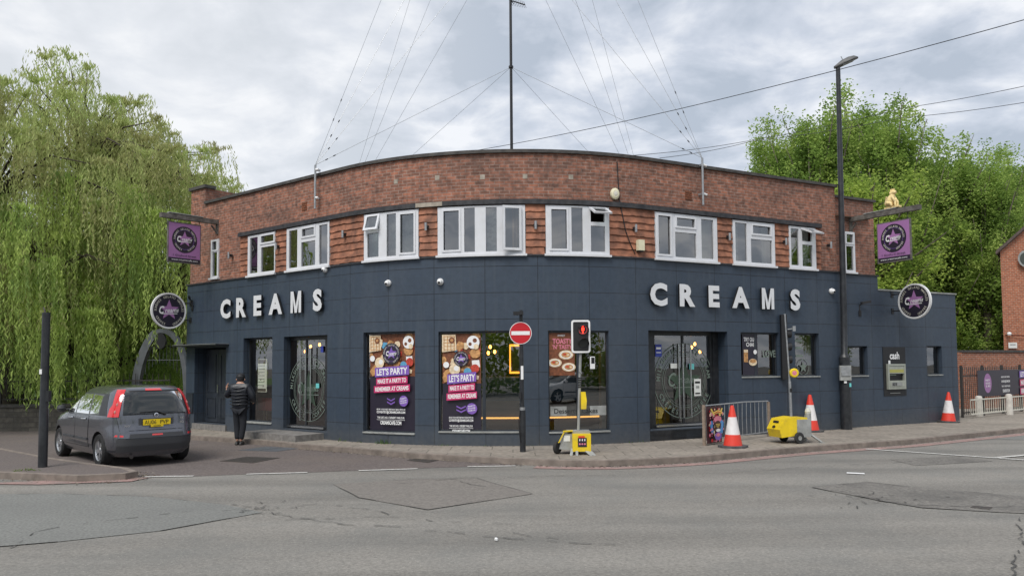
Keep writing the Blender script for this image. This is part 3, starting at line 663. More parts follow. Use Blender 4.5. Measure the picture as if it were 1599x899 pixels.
sb.fbox(U(651,320), U(692,320), -.02, .079, ZL0+.012, ZL1+.01, 'stone_patch')
sb.fbox(uTL, uTR, -.04, .03, ZB+.035, ZB+.04, 'lintel')
bp(sb, 'lintel_band')
# waney-edged timber boards between the windows
tb = MB(); rnd = random.Random(11)
segs = []; cur = uTL
for (a, b, c, d) in wops: segs.append((cur, a)); cur = b
segs.append((cur, uTR))
rows = 7; rh = (ZL0+.01-(ZB+.04))/rows
for (a, b) in segs:
    if b-a < .05: continue
    tb = MB()
    for r in range(rows):
        z0 = ZB+.04+r*rh; n = max(2, int((b-a)/.11)); vs_, fs = [], []
        jb = rnd.uniform(-.012, .012); ja, je = rnd.uniform(-.015,.02), rnd.uniform(-.02,.015)
        for i in range(n+1):
            u = a+ja*(a > uTL)+(b-a+je)*i/n; w1 = jb+rnd.uniform(-.012, .012)
            vs_ += [FP(u, .002, z0+rh+.004), FP(u, .032, z0+w1), FP(u, .0, z0+w1)]
        for i in range(n): k = 3*i; fs += [(k+1,k+4,k+3,k), (k+2,k+5,k+4,k+1)]
        fs += [(0,2,1), (3*n, 3*n+1, 3*n+2)]
        tb.add(vs_, fs, 'timber')
    bp(tb, 'timber_cladding')
# upper windows
def glasspane(mb, u0, u1, o, z0, z1, mt): mb.add([FP(u0,o,z0), FP(u1,o,z0), FP(u1,o,z1), FP(u0,o,z1)], [(0,1,2,3)], mt)
def ring(mb, u0, u1, z0, z1, o0, o1, w_, mt):
    mb.fbox(u0, u0+w_, o0, o1, z0, z1, mt, False); mb.fbox(u1-w_, u1, o0, o1, z0, z1, mt, False)
    mb.fbox(u0+w_, u1-w_, o0, o1, z1-w_, z1, mt, False); mb.fbox(u0+w_, u1-w_, o0, o1, z0, z0+w_, mt, False)
def upwin(a, b, z0, z1, panes, pxs, oo=0.0, sill=True):
    fr = MB(); H = z1-z0; ops = []; gl = MB(); sh = MB(); has = False
    for (l, r, t0, t1, k) in panes:
        p, q = pxs(l), pxs(r); c, d = z0+H*t0, z0+H*t1; ops.append((p, q, c, d))
    fwall(fr, a+.004, b-.004, z0+.004, z1-.004, ops, oo+.035, .06, 'pvc')
    fr.fbox(a+.004, a+.01, oo-.03, oo+.035, z0, z1, 'pvc'); fr.fbox(b-.01, b-.004, oo-.03, oo+.035, z0, z1, 'pvc')
    w_ = bp(fr, 'window_frame')
    for (p, q, c, d), pn in zip(ops, panes):
        k = pn[4]
        if k == 's': s1 = MB(); ring(s1, p-.035, q+.035, c-.035, d+.035, oo+.035, oo+.055, .045, 'pvc'); bp(s1, 'sash', w_)
        if k in 'fs': glasspane(gl, p, q, oo-.0, c, d, 'glass_up')
        if k in 'vo':
            s1 = MB(); pad = .04
            if k == 'v':    # top hung, swung out
                A, B = p-pad, q+pad; top_, h_ = d+pad, d-c+2*pad; ang = {0: .30, 1: 1.1, 2: 1.15}[upwin.vents]; upwin.vents += 1
                T0, T1 = FP(A, oo+.045, top_), FP(B, oo+.045, top_); dn = (FN((A+B)/2)*math.sin(ang)-Vector((0,0,1))*math.cos(ang)); x = (T1-T0).normalized(); nn = dn.cross(x)*-1
            else:         # side hung on its right jamb, slightly open
                A, B = p-pad, q+pad; h_ = d-c+2*pad; ang = .32
                T1 = FP(B, oo+.05, d+pad); x0 = (FP(B,oo+.05,0)-FP(A,oo+.05,0)).normalized(); nrm = FN((A+B)/2)
                x = (x0*math.cos(ang)-nrm*math.sin(ang)); T0 = T1-x*(B-A); dn = Vector((0,0,-1)); nn = x.cross(Vector((0,0,1)))
            W_ = (T1-T0).length; Bb = .055; nn.normalize()
            def P2(a_, b_): return T0+x*a_+dn*b_
            for (xa, xb, ya, yb) in ((0,W_,0,Bb),(0,W_,h_-Bb,h_),(0,Bb,Bb,h_-Bb),(W_-Bb,W_,Bb,h_-Bb)):
                s1.quadbox([P2(xa,yb), P2(xb,yb), P2(xb,ya), P2(xa,ya)], nn*.04, 'pvc')
            so_ = bp(s1, 'open_sash', w_); g2 = MB(); g2.add([P2(Bb,h_-Bb)+nn*.02, P2(W_-Bb,h_-Bb)+nn*.02, P2(W_-Bb,Bb)+nn*.02, P2(Bb,Bb)+nn*.02], [(0,1,2,3)], 'glass_up'); bp(g2, 'pane', so_)
    if gl.f: bp(gl, 'pane', w_)
    if sill: s2 = MB(); s2.fbox(a-.03, b+.03, oo+.0, oo+.085, z0-.045, z0+.004, 'pvc'); bp(s2, 'window_sill', w_)
upwin.vents = 0
for q, (a, b, c, d) in zip(UW, wops): upwin(a, b, c, d, q['p'], lambda x: U(x, zm))
upwin(*u0w, [(332,339,.05,.66,'f'),(332,339,.72,.95,'s')], lambda x: U(x, 400), BRICK_O)
upwin(*u9w, [(1320,1331,.05,.64,'f'),(1320,1331,.72,.94,'s')], lambda x: U(x, 395, -.2), -.2)
# rooms behind the upper windows, with blinds and curtains
rm = MB()
n = 24
for i in range(n):
    p, q = uL+.3+(uR2-uL-.6)*i/n, uL+.3+(uR2-uL-.6)*(i+1)/n
    rm.add([FP(p,-2.6,4.28), FP(q,-2.6,4.28), FP(q,-2.6,5.9), FP(p,-2.6,5.9)], [(0,1,2,3)], 'room')
    rm.add([FP(p,-.35,4.28), FP(q,-.35,4.28), FP(q,-2.6,4.28), FP(p,-2.6,4.28)], [(0,1,2,3)], 'curtain')
    rm.add([FP(p,-.12,5.9), FP(q,-.12,5.9), FP(q,-2.6,5.9), FP(p,-2.6,5.9)], [(3,2,1,0)], 'room')
for px in (440, 545, 668, 836, 985, 1130, 1220): u = U(px, zm); rm.fbox(u-.04, u+.04, -2.6, -.35, 4.29, 5.88, 'room', False)
bp(rm, 'interior')
def folds(mb, u0, u1, o, z0, z1, mt, wv=.09):
    n = max(4, int((u1-u0)/.035)); vs_ = []
    for i in range(n+1):
        u = u0+(u1-u0)*i/n; oo = o+.03*math.sin(i*2*PI*.035/wv); vs_ += [FP(u,oo,z0), FP(u,oo,z1)]
    mb.add(vs_, [(2*i, 2*i+2, 2*i+3, 2*i+1) for i in range(n)], mt)
cu = MB()
for (l, r, m_) in ((571,600,'net'),(600,652,'net'),(758,779,'net'),(800,819,'curtain'),(860,880,'curtain'),(1094,1117,'blind'),(1147,1160,'net'),(1198,1206,'blind'),(1232,1246,'blind'),(1260,1270,'net'),(392,404,'curtain')):
    cu = MB(); folds(cu, U(l,zm), U(r,zm), -.2, 4.3, 5.5, m_); bp(cu, 'curtain')

# ------------------------------------------------------------------ ground floor: shop windows, doors, interior
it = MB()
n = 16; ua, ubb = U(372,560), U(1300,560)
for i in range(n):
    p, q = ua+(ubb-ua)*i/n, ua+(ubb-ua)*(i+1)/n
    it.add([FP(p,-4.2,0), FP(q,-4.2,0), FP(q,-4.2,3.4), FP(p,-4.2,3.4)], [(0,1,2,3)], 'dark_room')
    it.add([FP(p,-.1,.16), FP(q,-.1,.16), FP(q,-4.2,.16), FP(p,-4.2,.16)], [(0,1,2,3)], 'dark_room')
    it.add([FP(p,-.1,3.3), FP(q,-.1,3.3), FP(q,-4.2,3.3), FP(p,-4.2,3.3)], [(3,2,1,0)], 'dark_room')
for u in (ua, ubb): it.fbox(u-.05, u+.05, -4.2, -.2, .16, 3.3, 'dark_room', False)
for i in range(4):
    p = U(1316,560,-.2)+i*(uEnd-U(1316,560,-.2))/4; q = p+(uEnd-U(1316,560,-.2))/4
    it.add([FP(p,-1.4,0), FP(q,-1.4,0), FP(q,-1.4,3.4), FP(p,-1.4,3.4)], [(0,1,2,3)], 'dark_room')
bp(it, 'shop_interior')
def shopwin(k, splits=(), oo=None, parent=None, mt='glass_shop', fmat='navy_paint', sillm='dull_grey'):
    a, b, c, d, dep = ub(k); base = -.2 if k in OPR else 0; o = base-dep if oo is None else oo
    fr = MB(); cu_ = [a]+[U(s, 560, base) for s in splits]+[b]
    ops = [(cu_[i]+.035, cu_[i+1]-.035, c+.045, d-.045) for i in range(len(cu_)-1)]
    fwall(fr, a+.002, b-.002, c+.002, d-.002, ops, o+.05, .05, fmat)
    f_ = bp(fr, 'shop_window_frame'); g = MB()
    for (p, q, r, s) in ops: glasspane(g, p, q, o+.02, r, s, mt)
    bp(g, 'pane', f_)
    s2 = MB(); s2.fbox(a+.002, b-.002, o+.05, base+.03, c-.02, c+.012, sillm); bp(s2, 'window_sill', f_)
    return ops, o
shopwin('w1'); o2 = shopwin('w2'); o3 = shopwin('w3', (755,)); o4 = shopwin('w4', (904,)); o5 = shopwin('w5', (1184,)); shopwin('w6'); shopwin('w7'); shopwin('w8')
# lit things seen inside the shop
def thing(name, mb, at, label, cat, group=None, **k): return tag(mb.build(name, at=at, **k), label, cat, group)
def ins(px, py, o): u, z = FU(px, py, o); return FP(u, o, z)
for i, (px, py, lab) in enumerate([(765.5,541.5,'upper small glowing orange pendant bulb behind the centre shop window'),(762.5,551,'lower left glowing orange pendant bulb behind the centre shop window'),(772.5,549,'lower right glowing orange pendant bulb behind the centre shop window'),(476.5,548.5,'glowing yellow pendant bulb behind left glass doors, lower of the pair'),(485,541,'glowing yellow pendant bulb behind left glass doors, upper middle'),(499,538,'orange pendant bulb nearest the right side of left glass doors'),(858,541,'small yellow pendant bulb beside pasta poster in shop window'),(1085,537,'upper small pendant bulb behind the right glass doors'),(1080,542,'lower left small pendant bulb behind the right glass doors'),(1093,549,'lower right orange pendant bulb behind the right glass doors')]):
    p = ins(px, py, -1.6); e_ = empty('pendant_lamp', p, lab, 'lamp', 'pendant lamps inside the cafe')
    b1 = MB(); b1.lathe([(.0,.05),(.018,.045),(.035,.01),(.03,-.03),(0,-.05)], 'bulb', n=10); b1.build('bulb', e_, smooth=True)
    b2 = MB(); b2.tube([(0,0,.05),(0,0,.09)], .016, 'black', 8); b2.tube([(0,0,.09),(0,0,3.28-p.z)], .004, 'black', 4); b2.build('cord', e_)
nm = MB()
ua_, ub__ = U(795.5,560,-1.9), U(830,560,-1.9); z0, z1 = zof(800,583,-1.9), zof(800,537.5,-1.9)
ring(nm, ua_, ub__, z0, z1, -1.9, -1.86, .05, 'neon'); nm.fbox(ua_+.05, ub__-.05, -1.9, -1.88, z0+.05, z1-.05, 'mesh_dark', False)
thing('wall_mirror', nm, FP(ua_,-1.9,z0), 'mirror framed by glowing orange light strip inside centre shop window', 'mirror')
cn = MB(); ua_, ub__ = U(757,600,-1.5), U(950,600,-1.5); zc = zof(780,590,-1.5)
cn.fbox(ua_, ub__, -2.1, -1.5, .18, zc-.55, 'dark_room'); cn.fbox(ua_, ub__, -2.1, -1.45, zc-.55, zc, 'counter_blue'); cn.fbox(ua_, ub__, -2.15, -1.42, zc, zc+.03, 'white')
cn.fbox(U(700,652,-1.5), U(945,652,-1.5), -1.44, -1.42, zof(780,653.5,-1.45), zof(780,651,-1.45), 'warm_strip')
thing('serving_counter', cn, FP(ua_,-2,.18), 'dark blue serving counter with warm light strip inside the cafe', 'counter')
# bright menu board and red seats in window w1, blue/white shape (van-like display)
b = MB(); bb = Board(b, FP(U(401,560,-.35), -.35, 1.55), FTAN(uL), (0,0,1))
uw = U(401,560,-.35); z_ = zof(409,586,-.35); bb.c = FP(U(409.5,586,-.35), -.35, z_); b.quadbox([bb.P(-.21,-.46,-.03), bb.P(.21,-.46,-.03), bb.P(.21,.46,-.03), bb.P(-.21,.46,-.03)], bb.n*.02, 'white')
bb.rect(-.20,-.45,.20,.45,'lightbox'); bb.rect(-.19,.33,.19,.44,'tan'); bb.rect(-.19,-.44,.19,-.36,'cream_food')
for i in range(7): bb.rect(-.16+.0*i, .26-i*.09, .14, .275-i*.09, 'dull_grey')
for (x, y) in ((-.12,.05),(-.02,-.12),(.14,-.15),(.1,-.3)): bb.disc(x, y, .02, 'red_food', 10)
thing('menu_board', b, bb.c, 'white illuminated menu board hung in the narrow left shop window', 'menu board')
st = MB()
for (l, r) in ((397,411),(412,425)):
    p, q = U(l,640,-.6), U(r,640,-.6); st.fbox(p, q, -.75, -.62, .75, zof(405,621,-.6), 'seat_red', False); st.fbox(p, q, -1.15, -.62, .58, .75, 'seat_red', False)
    for u in (p+.04, q-.06): st.fbox(u, u+.03, -.68, -.65, .18, .58, 'cream', False)
thing('bench_seat', st, FP(U(405,640,-.7),-.8,.2), 'pair of red padded seats behind the narrow left shop window', 'seat')
# --- posters
def party_poster(px0, px1, k, o, toff, label, z0=None, z1=None):
    a, b_ = U(px0, 560), U(px1, 560); c, d = ub(k)[2]+.05, ub(k)[3]-.05
    p0, p1 = FP(a, o, (c+d)/2), FP(b_, o, (c+d)/2); mb = MB(); ctr = (p0+p1)/2; x = (p1-p0).normalized()
    W2 = (p1-p0).length/2; H2 = (d-c)/2
    B = Board(mb, ctr, x, (0,0,1), .0008)
    mb.quadbox([B.P(-W2,-H2,-.004), B.P(W2,-H2,-.004), B.P(W2,H2,-.004), B.P(-W2,H2,-.004)], B.n*.002, 'badge_dark')
    yb = H2-(.44+toff)*2*H2
    B.rect(-W2, yb, W2, H2, 'brown')
    r_ = random.Random(3)
    fm = ['tan','cream_food','brown','tan','red_food','cream_food','white','blue_cup','brown','tan']
    def cl(x_, y_): return (min(max(x_, -W2), W2), min(max(y_, yb-.03), H2))
    for i in range(44):
        x_, y_, r0 = r_.uniform(-W2,W2), r_.uniform(yb,H2), r_.uniform(.05,.15); k2 = fm[i%len(fm)]; an = r_.uniform(0,6); nn = r_.choice([4,5,9,12,4])
        B.poly([cl(x_+r0*r_.uniform(.8,1)*math.cos(an+2*PI*j/nn), y_+r0*r_.uniform(.75,1)*math.sin(an+2*PI*j/nn)) for j in range(nn)], k2)
    # waffle top left
    wx, wy = -W2+.17, H2-.22
    B.poly([cl(wx-.17,wy-.2), cl(wx+.17,wy-.16), cl(wx+.15,wy+.2), cl(wx-.17,wy+.2)], 'cream_food')
    for i in range(5): B.rect(wx-.14, wy-.15+i*.075, wx+.13, wy-.135+i*.075, 'tan')
    for i in range(4): B.rect(wx-.13+i*.08, wy-.17, wx-.115+i*.08, wy+.17, 'tan')
    B.disc(wx+.06, wy+.07, .07, 'brown', 14); B.disc(wx+.06, wy+.07, .035, 'tan', 12)
    for (x_, y_, r0, k2) in ((W2-.17,H2-.20,.15,'white'),(W2-.13,H2-.16,.05,'brown'),(W2-.24,H2-.24,.04,'brown'),(W2-.1,H2-.3,.06,'cream_food'),(W2-.13,yb+.33,.1,'red_food'),(W2-.3,yb+.26,.09,'blue_cup'),(-W2+.3,yb+.32,.13,'cream_food'),(-W2+.34,yb+.34,.06,'white'),(-W2+.1,yb+.42,.07,'white')): B.disc(x_, y_, r0, k2, 16)
    ls_ = W2/.60
    yb2 = H2-(.205+toff*.75)*2*H2
    badge(B, 0.0*ls_, yb2, .235*ls_, rim=False, star='violet', texts=True)
    y = yb+.03; sk = .07
    B.rect(-W2*.72, y-.05, W2*.78, y+.17, 'violet', .06); B.text("LET'S PARTY", .02, y+.09, .145, 'white', .03, width=W2*1.35, skew=.05)
    B.rect(-W2*.66, y-.235, W2*.72, y-.075, 'magenta', .05); B.text("MAKE IT A PARTY TO", .02, y-.13, .095, 'white', .03, width=W2*1.25, skew=.05)
    B.rect(-W2*.76, y-.42, W2*.82, y-.26, 'magenta', .05); B.text("REMEMBER AT CREAMS", .02, y-.315, .095, 'white', .03, width=W2*1.46, skew=.05)
    yy = y-.56
    for j in (0, .08): B.poly([(-.11,yy-j+.03),(0,yy-j-.02),(.11,yy-j+.03),(.11,yy-j),(0,yy-j-.055),(-.11,yy-j)], 'violet')
    B.disc(W2*.55, yy-.04, .125, 'violet', 28)
    for j, t in enumerate(("PARTY", "PACKAGES", "FROM 5.95")): B.text(t, W2*.55, yy+.02-j*.05, .03, 'white', .02, width=.17, rot=.15)
    B.text("BOOK YOUR NEXT BIRTHDAY BASH WITH US", 0, yy-.24, .035, 'white', .02, width=W2*1.25); B.text("COVENTRY@CREAMSCAFE.COM", 0, yy-.31, .05, 'white', .03, width=W2*1.25)
    B.text("THE UK'S NO.1 DESSERT PARLOUR", 0, yy-.43, .045, 'white', .02, width=W2*1.2); B.rect(-W2*.62, yy-.485, W2*.62, yy-.478, 'white'); B.text("CREAMSCAFE.COM", 0, yy-.55, .08, 'white', .035, width=W2*.92)
    return tag(mb.build('window_poster', at=ctr), label, 'poster', 'tall party posters in the windows')
party_poster(573.5, 645.5, 'w2', -.14+.031, 0.0, 'tall dessert party poster filling the window left of centre')
party_poster(689, 750, 'w3', -.12+.031, .08, 'tall dessert party poster on left half of the centre window')
# pasta poster
a, b_ = U(857.5,560), U(899,560); z0, z1 = zof(880,586), zof(880,518.5); p0, p1 = FP(a,-.085,z0), FP(b_,-.085,z0); mb = MB(); ctr = (p0+p1)/2+Vector((0,0,(z1-z0)/2)); W2 = (p1-p0).length/2; H2 = (z1-z0)/2
B = Board(mb, ctr, p1-p0, (0,0,1), .0008); B.rect(-W2,-H2,W2,H2,'brown'); B.text('TOASTY', .02, H2-.20, .11, 'graphic_pink', .03, width=W2*1.5); B.text("'N' TASTY", .02, H2-.33, .09, 'graphic_pink', .03, width=W2*1.5); B.text('SWEET', 0, H2-.07, .04, 'white', .02)
for (x, y, r) in ((.1,-.02,.17),(-.16,-.2,.16),(.16,-.3,.16)):
    B.disc(x,y,r,'cream_food',24,r*.62); B.disc(x,y,r*.8,'white',24,r*.48); B.disc(x,y,r*.65,'tan',14,r*.38); B.disc(x-.03,y+.01,r*.25,'red_food',9,r*.15); B.disc(x+.05,y,r*.2,'cream_food',9,r*.13)
tag(mb.build('window_poster', at=ctr), 'small brown toasted food poster with three round dishes', 'poster')
# banner band at the foot of w4
a, b, c, d, dep = ub('w4'); mb = MB(); z0, z1 = zof(900,649), zof(900,634); p0, p1 = FP(a+.05,-.085,z0), FP(b-.05,-.085,z0)
B = Board(mb, (p0+p1)/2, p1-p0, (0,0,1)); W2 = (p1-p0).length/2; B.rect(-W2,0,W2,z1-z0,'dull_grey'); B.text('Desserts', -W2*.45,(z1-z0)/2,.11,'black',.01); B.text('Cakes', W2*.4,(z1-z0)/2,.11,'black',.01)
tag(mb.build('window_band', at=(p0+p1)/2), 'pale grey lettered band low across the window behind the signal', 'window sign')
# stickers
def sticker(px, py, w_, h_, mt, label, o=-.085, deco=None, cat='sticker', name='window_sticker'):
    u, z = FU(px, py, o); mb = MB(); B = Board(mb, FP(u,o,z), FTAN(u), (0,0,1)); B.rect(-w_/2,-h_/2,w_/2,h_/2,mt)
    if deco: deco(B)
    return tag(mb.build(name, at=B.c), label, cat)
sticker(925,566,.12,.28,'white','small white curved sticker in the window right of the signal', deco=lambda B: B.rect(-.03,-.02,.05,.12,'black'))
# window w5 advert
def adv(B):
    B.text('TRY OUR', .0, .38, .10, 'white', .02, width=.42); B.text('CHAI', 0, .25, .10, 'white', .02, width=.26)
    B.rect(-.22,-.2,-.08,.12,'tan'); B.rect(-.22,.05,-.08,.12,'cream_food'); B.disc(.08,-.2,.14,'cream_food',20,.09); B.disc(.08,-.17,.11,'tan',20,.05); B.disc(.16,.06,.06,'white',16)
sticker(1171,553,.52,1.05,'badge_dark','dark drinks advert poster in the small window right of doors', -.10, adv, 'poster', 'window_poster')
u_, z_ = FU(1201,552,-.10); mb = MB(); B = Board(mb, FP(u_,-.10,z_), FTAN(u_), (0,0,1)); B.text('LOVE', 0, 0, .17, 'frost', .03, width=.44); tag(mb.build('window_lettering', at=B.c), 'frosted letters on the right pane of small window by advert', 'lettering')
u_, z_ = FU(1254,570,-.12); mb = MB(); B = Board(mb, FP(u_,-.12,z_), FTAN(u_), (0,0,1)); B.star(0,-.05,.16,'frost'); B.ring(0,-.05,.2,.215,'frost')
for dz in (.62,.43,.22): B.rect(-.28, dz, -.02, dz+.06, 'frost')
tag(mb.build('window_lettering', at=B.c), 'frosted star and bars on narrow window behind striped cone', 'lettering')
mb = MB(); mb.fbox(U(1203,555,-.35), U(1214,555,-.35), -.4, -.35, ub('w5')[2], ub('w5')[3], 'offwhite', False); mb.fbox(U(1262,555,-.35), U(1272,555,-.35), -.4, -.35, ub('w6')[2], ub('w6')[3], 'offwhite', False); bp(mb, 'interior_column')
mb = MB(); mb.fbox(U(938,560,-.5), U(948,560,-.5), -.62, -.5, .3, 2.6, 'offwhite', False); mb.fbox(U(397,560,-1.2), U(407,560,-1.2), -1.3, -1.2, 1.2, 2.7, 'offwhite', False); bp(mb, 'interior_column')
# --- glass double doors with etched roundel
def glassdoors(k, o, plx, prx, ctr_px, cy, rad, handles, dark=False):
    a, b, c, d, dep = ub(k); fr = MB()
    p0, p1 = U(plx,600,o), U(prx,600,o); cm = (p0+p1)/2; A, Bq = FP(p0,o,0), FP(p1,o,0)
    fwall(fr, a+.002, b-.002, c+.002, d-.002, [(p0,cm-.03,c+.10,d-.10),(cm+.03,p1,c+.10,d-.10)], o+.03, .05, 'black_paint')
    f_ = bp(fr, 'door_frame')
    for (q0, q1) in ((p0, cm-.03), (cm+.03, p1)):
        g = MB(); glasspane(g, q0, q1, o+.01, c+.1, d-.1, 'glass_shop'); lf = bp(g, 'glass_door', f_)
    th = MB(); th.fbox(p0-.03, p1+.03, o+.04, o+.10, c+.03, c+.075, 'steel', False); bp(th, 'threshold', f_)
    for px in handles:
        h = MB(); u = U(px, 600, o); pz0, pz1 = c+.22, d-.30
        h.tube([FP(u,o+.11,pz0), FP(u,o+.11,pz1)], .019, 'steel', 10)
        for z in (pz0+.2, pz1-.2): h.tube([FP(u,o+.03,z), FP(u,o+.11,z)], .012, 'steel', 8)
        bp(h, 'door_handle', f_)
    # roundel
    mb = MB(); uc = U(ctr_px, cy, o+.02); zc = zof(ctr_px, cy, o+.02); B = Board(mb, FP(uc,o+.02,zc), FTAN(uc), (0,0,1), .0006)
    R_ = rad; B.ring(0,0,R_*.99,R_*1.01,'frost'); B.ring(0,0,R_*.715,R_*.73,'frost'); B.ring(0,0,R_*.76,R_*.765,'frost'); 
    B.arc('MILKSHAKES', 0,0,R_*.865,R_*.125,'frost',176,108,.02); B.arc('ICE CREAM',0,0,R_*.865,R_*.125,'frost',73,8,.02)
    B.arc('CREPES',0,0,R_*.865,R_*.125,'frost',207,253,.02,True); B.arc('COFFEE',0,0,R_*.865,R_*.125,'frost',287,333,.02,True)
    B.star(0,-.05*R_,R_*.6,'frost_green'); B.ring(0,0,R_*.66,R_*.67,'frost')
    B.text('C',-R_*.40,R_*.03,R_*.36,'frost',.015,width=R_*.26,shear=.25); B.text('reams',R_*.15,0,R_*.20,'frost',.01,width=R_*.72,shear=.3); B.rect(-R_*.38,-R_*.19,R_*.5,-R_*.165,'frost')
    bp(mb, 'etched_roundel', f_)
glassdoors('d1', -.22, 451, 509, 482, 607, .83, (474.5,482.5,490.5))
glassdoors('d2', -.40, 1022, 1108, 1068, 594, .92, (1056,1062.5,1074.5))
dk = MB(); a, b, c, d, _ = ub('d2'); u1_ = U(1112,600,-.39); dk.fbox(u1_, b-.003, -.39, -.34, c+.004, d-.004, 'black_paint', False); bp(dk, 'door_side_panel')
sticker(1028,547,.19,.30,'blue_sticker','blue notice high on the left leaf of right glass doors', -.36, lambda B: (B.rect(-.07,.03,.07,.08,'white'), B.rect(-.07,-.06,.07,-.04,'white')))
sticker(1052,571,.20,.12,'paper','pale rectangular sticker left of the handles on right doors', -.36)
sticker(1080,572,.15,.14,'cyan_sticker','turquoise sticker right of the handles on right doors', -.36)
sticker(1089,604.5,.22,.42,'paper','white paper notice taped low on right glass doors', -.36, lambda B: (B.rect(-.08,.1,.08,.15,'black'), B.rect(-.05,-.02,.05,.04,'dull_grey'), B.rect(-.08,-.16,.08,-.13,'black')), 'notice', 'paper_notice')
sticker(496,602,.13,.12,'cyan_sticker','turquoise sticker on the left pair of glass doors', -.18)
sticker(503,545,.10,.16,'blue_sticker','blue notice at top right of the left glass doors', -.18)
# --- dark blue timber double door on the left, under a flat canopy
a, b, c, d, dep = ub('left_door'); o = -dep; dr = MB(); mid = a+(b-a)*.42
for (p, q) in ((a+.02, mid-.005), (mid+.005, b-.02)):
    dr = MB(); dr.fbox(p, q, o, o+.05, c+.02, d-.05, 'navy_paint', False)
    ww = q-p
    for (z0, z1) in ((c+.15, c+.75), (c+.9, d-.2)): ring(dr, p+ww*.15, q-ww*.15, z0, z1, o+.05, o+.068, .03, 'navy_paint')
    dd = bp(dr, 'timber_door')
h = MB(); h.fbox(mid+.02, mid+.06, o+.05, o+.10, 1.05, 1.3, 'steel', False); bp(h, 'door_handle', dd)
cpy = MB(); ua_, ub_ = U(283,548,.3), U(357,548,.0)
cpy.fbox(uL-.04, ub_+.02, 0.002, .42, 2.42, 2.46, 'black_paint', False); cpy.fbox(uL-.04, ub_+.02, .0, .43, 2.46, 2.47, 'dull_grey', False); bp(cpy, 'door_canopy')
bxm = MB(); bxm.fbox(U(292,620), U(302.5,620), .002, .04, zof(297,643), zof(297,613), 'navy_paint', False); bp(bxm, 'meter_box')
st = MB(); st.fbox(U(302,660), U(354,660), -.38, .05, -.02, .165, 'concrete_step', False); bp(st, 'door_step')
st = MB(); a = G(412,686); 
u0s, u1s = U(424,670), U(506,670); st.fbox(u0s, u1s, .004, .85, -.02, .155, 'concrete_step', False)
o = bp(st, 'entrance_step')
st = MB(); a_, b_, c_, d_, _ = ub('d2'); st.fbox(a_+.003, b_-.003, -.38, .0, .0, .24, 'black_paint', False); bp(st, 'entrance_step')
# --- cash machine
a, b, c, d, dep = ub('atm'); root = empty('cash_machine', FP((a+b)/2,-.25,c), 'grey cash machine set in a black surround in the wall', 'cash machine'); AO = FP((a+b)/2,-.25,c)
s_ = MB(); s_.fbox(a-.005, b+.005, -.32, -.185, c-.01, d+.01, 'black', False)
B = Board(s_, FP((a+b)/2, -.183, d-.22), FTAN(uMain), (0,0,1)); B.text('cash', 0, -.02, .20, 'white', .03, width=.42); B.rect(-.28,-.26,-.19,-.16,'white'); B.rect(-.25,-(d-c)+.28,.2,-(d-c)+.295,'dull_grey')
s_.build('surround', root, at=AO)
f_ = MB(); am, bm_ = a+.11, b-.09; z0, z1 = c+.18, d-.48
ring(f_, am, bm_, z0, z1, -.20, -.12, .06, 'atm_face'); f_.fbox(am+.06, bm_-.06, -.20, -.13, z1-.28, z1-.07, 'atm_face', False); f_.fbox(am+.08, bm_-.08, -.131, -.125, z1-.25, z1-.16, 'atm_band', False)
f_.fbox(am+.06, bm_-.06, -.2, -.11, z0+.06, z0+.25, 'atm_face', False); f_.build('fascia', root, at=AO)
f2 = MB(); f2.fbox(am+.06, bm_-.06, -.20, -.185, z0+.25, z1-.28, 'black', False); f2.fbox(am+.12, (am+bm_)/2+.03, -.185, -.175, z0+.42, z1-.33, 'atm_screen', False); f2.build('screen', root, at=AO)
f3 = MB(); f3.fbox(am+.12, bm_-.2, -.11, -.095, z0+.10, z0+.2, 'dull_grey', False)
for i in range(3):
    for j in range(4): f3.fbox(am+.14+i*.07, am+.19+i*.07, -.095, -.09, z0+.11+j*.02, z0+.122+j*.02, 'black', False)
f3.build('keypad', root, at=AO)

# ------------------------------------------------------------------ signs on the building
def letters_sign(word, pxs, ytop, ybot, label):
    root = empty('lettering_sign', FP(U(pxs[0],470),0,2.9), label, 'sign', 'large white letters on the fascia'); RO = root.location.copy()
    for ch, px, yt, yb in zip(word, pxs, ytop, ybot):
        u, z1 = FU(px, yt); _, z0 = FU(px, yb); h = z1-z0; vs_, fs, bbx = textmesh(ch, .048) if ch != 'M' else ([(0,0),(.22,0),(.22,.45),(.22,.64),(.38,0),(.58,0),(.74,.64),(.74,.45),(.74,0),(.96,0),(.96,1),(.70,1),(.48,.30),(.26,1),(0,1)], [(0,1,3,13,14),(3,4,12,13),(4,5,12),(5,6,11,12),(6,8,9,10,11)], (0,1.0,0,1))
        if ch == 'M': vs_ = [(p[0]*.8, p[1]) for p in vs_]; bbx = (0,.77,0,1)
        sc = h/(bbx[3]-bbx[2]); sx = sc*1.03; t = FTAN(u); n_ = FN(u); c0 = FP(u, .05, (z0+z1)/2); cx, cy = (bbx[0]+bbx[1])/2, (bbx[2]+bbx[3])/2
        mb = MB(); F_ = [c0+t*((p[0]-cx)*sx)+Vector((0,0,(p[1]-cy)*sc)) for p in vs_]
        k = len(F_); mb.add([p+n_*.06 for p in F_], fs, 'letter')
        ec = {}
        for f in fs:
            for i in range(len(f)):
                e1 = (f[i], f[(i+1)%len(f)]); ec[frozenset(e1)] = None if frozenset(e1) in ec else e1
        V = F_+[p+n_*.06 for p in F_]; mb.add(V, [(e1[0], e1[1], k+e1[1], k+e1[0]) for e1 in ec.values() if e1], 'black')
        mb.add([p for p in F_], [f[::-1] for f in fs], 'black')
        mb.build('letter', root, at=RO)
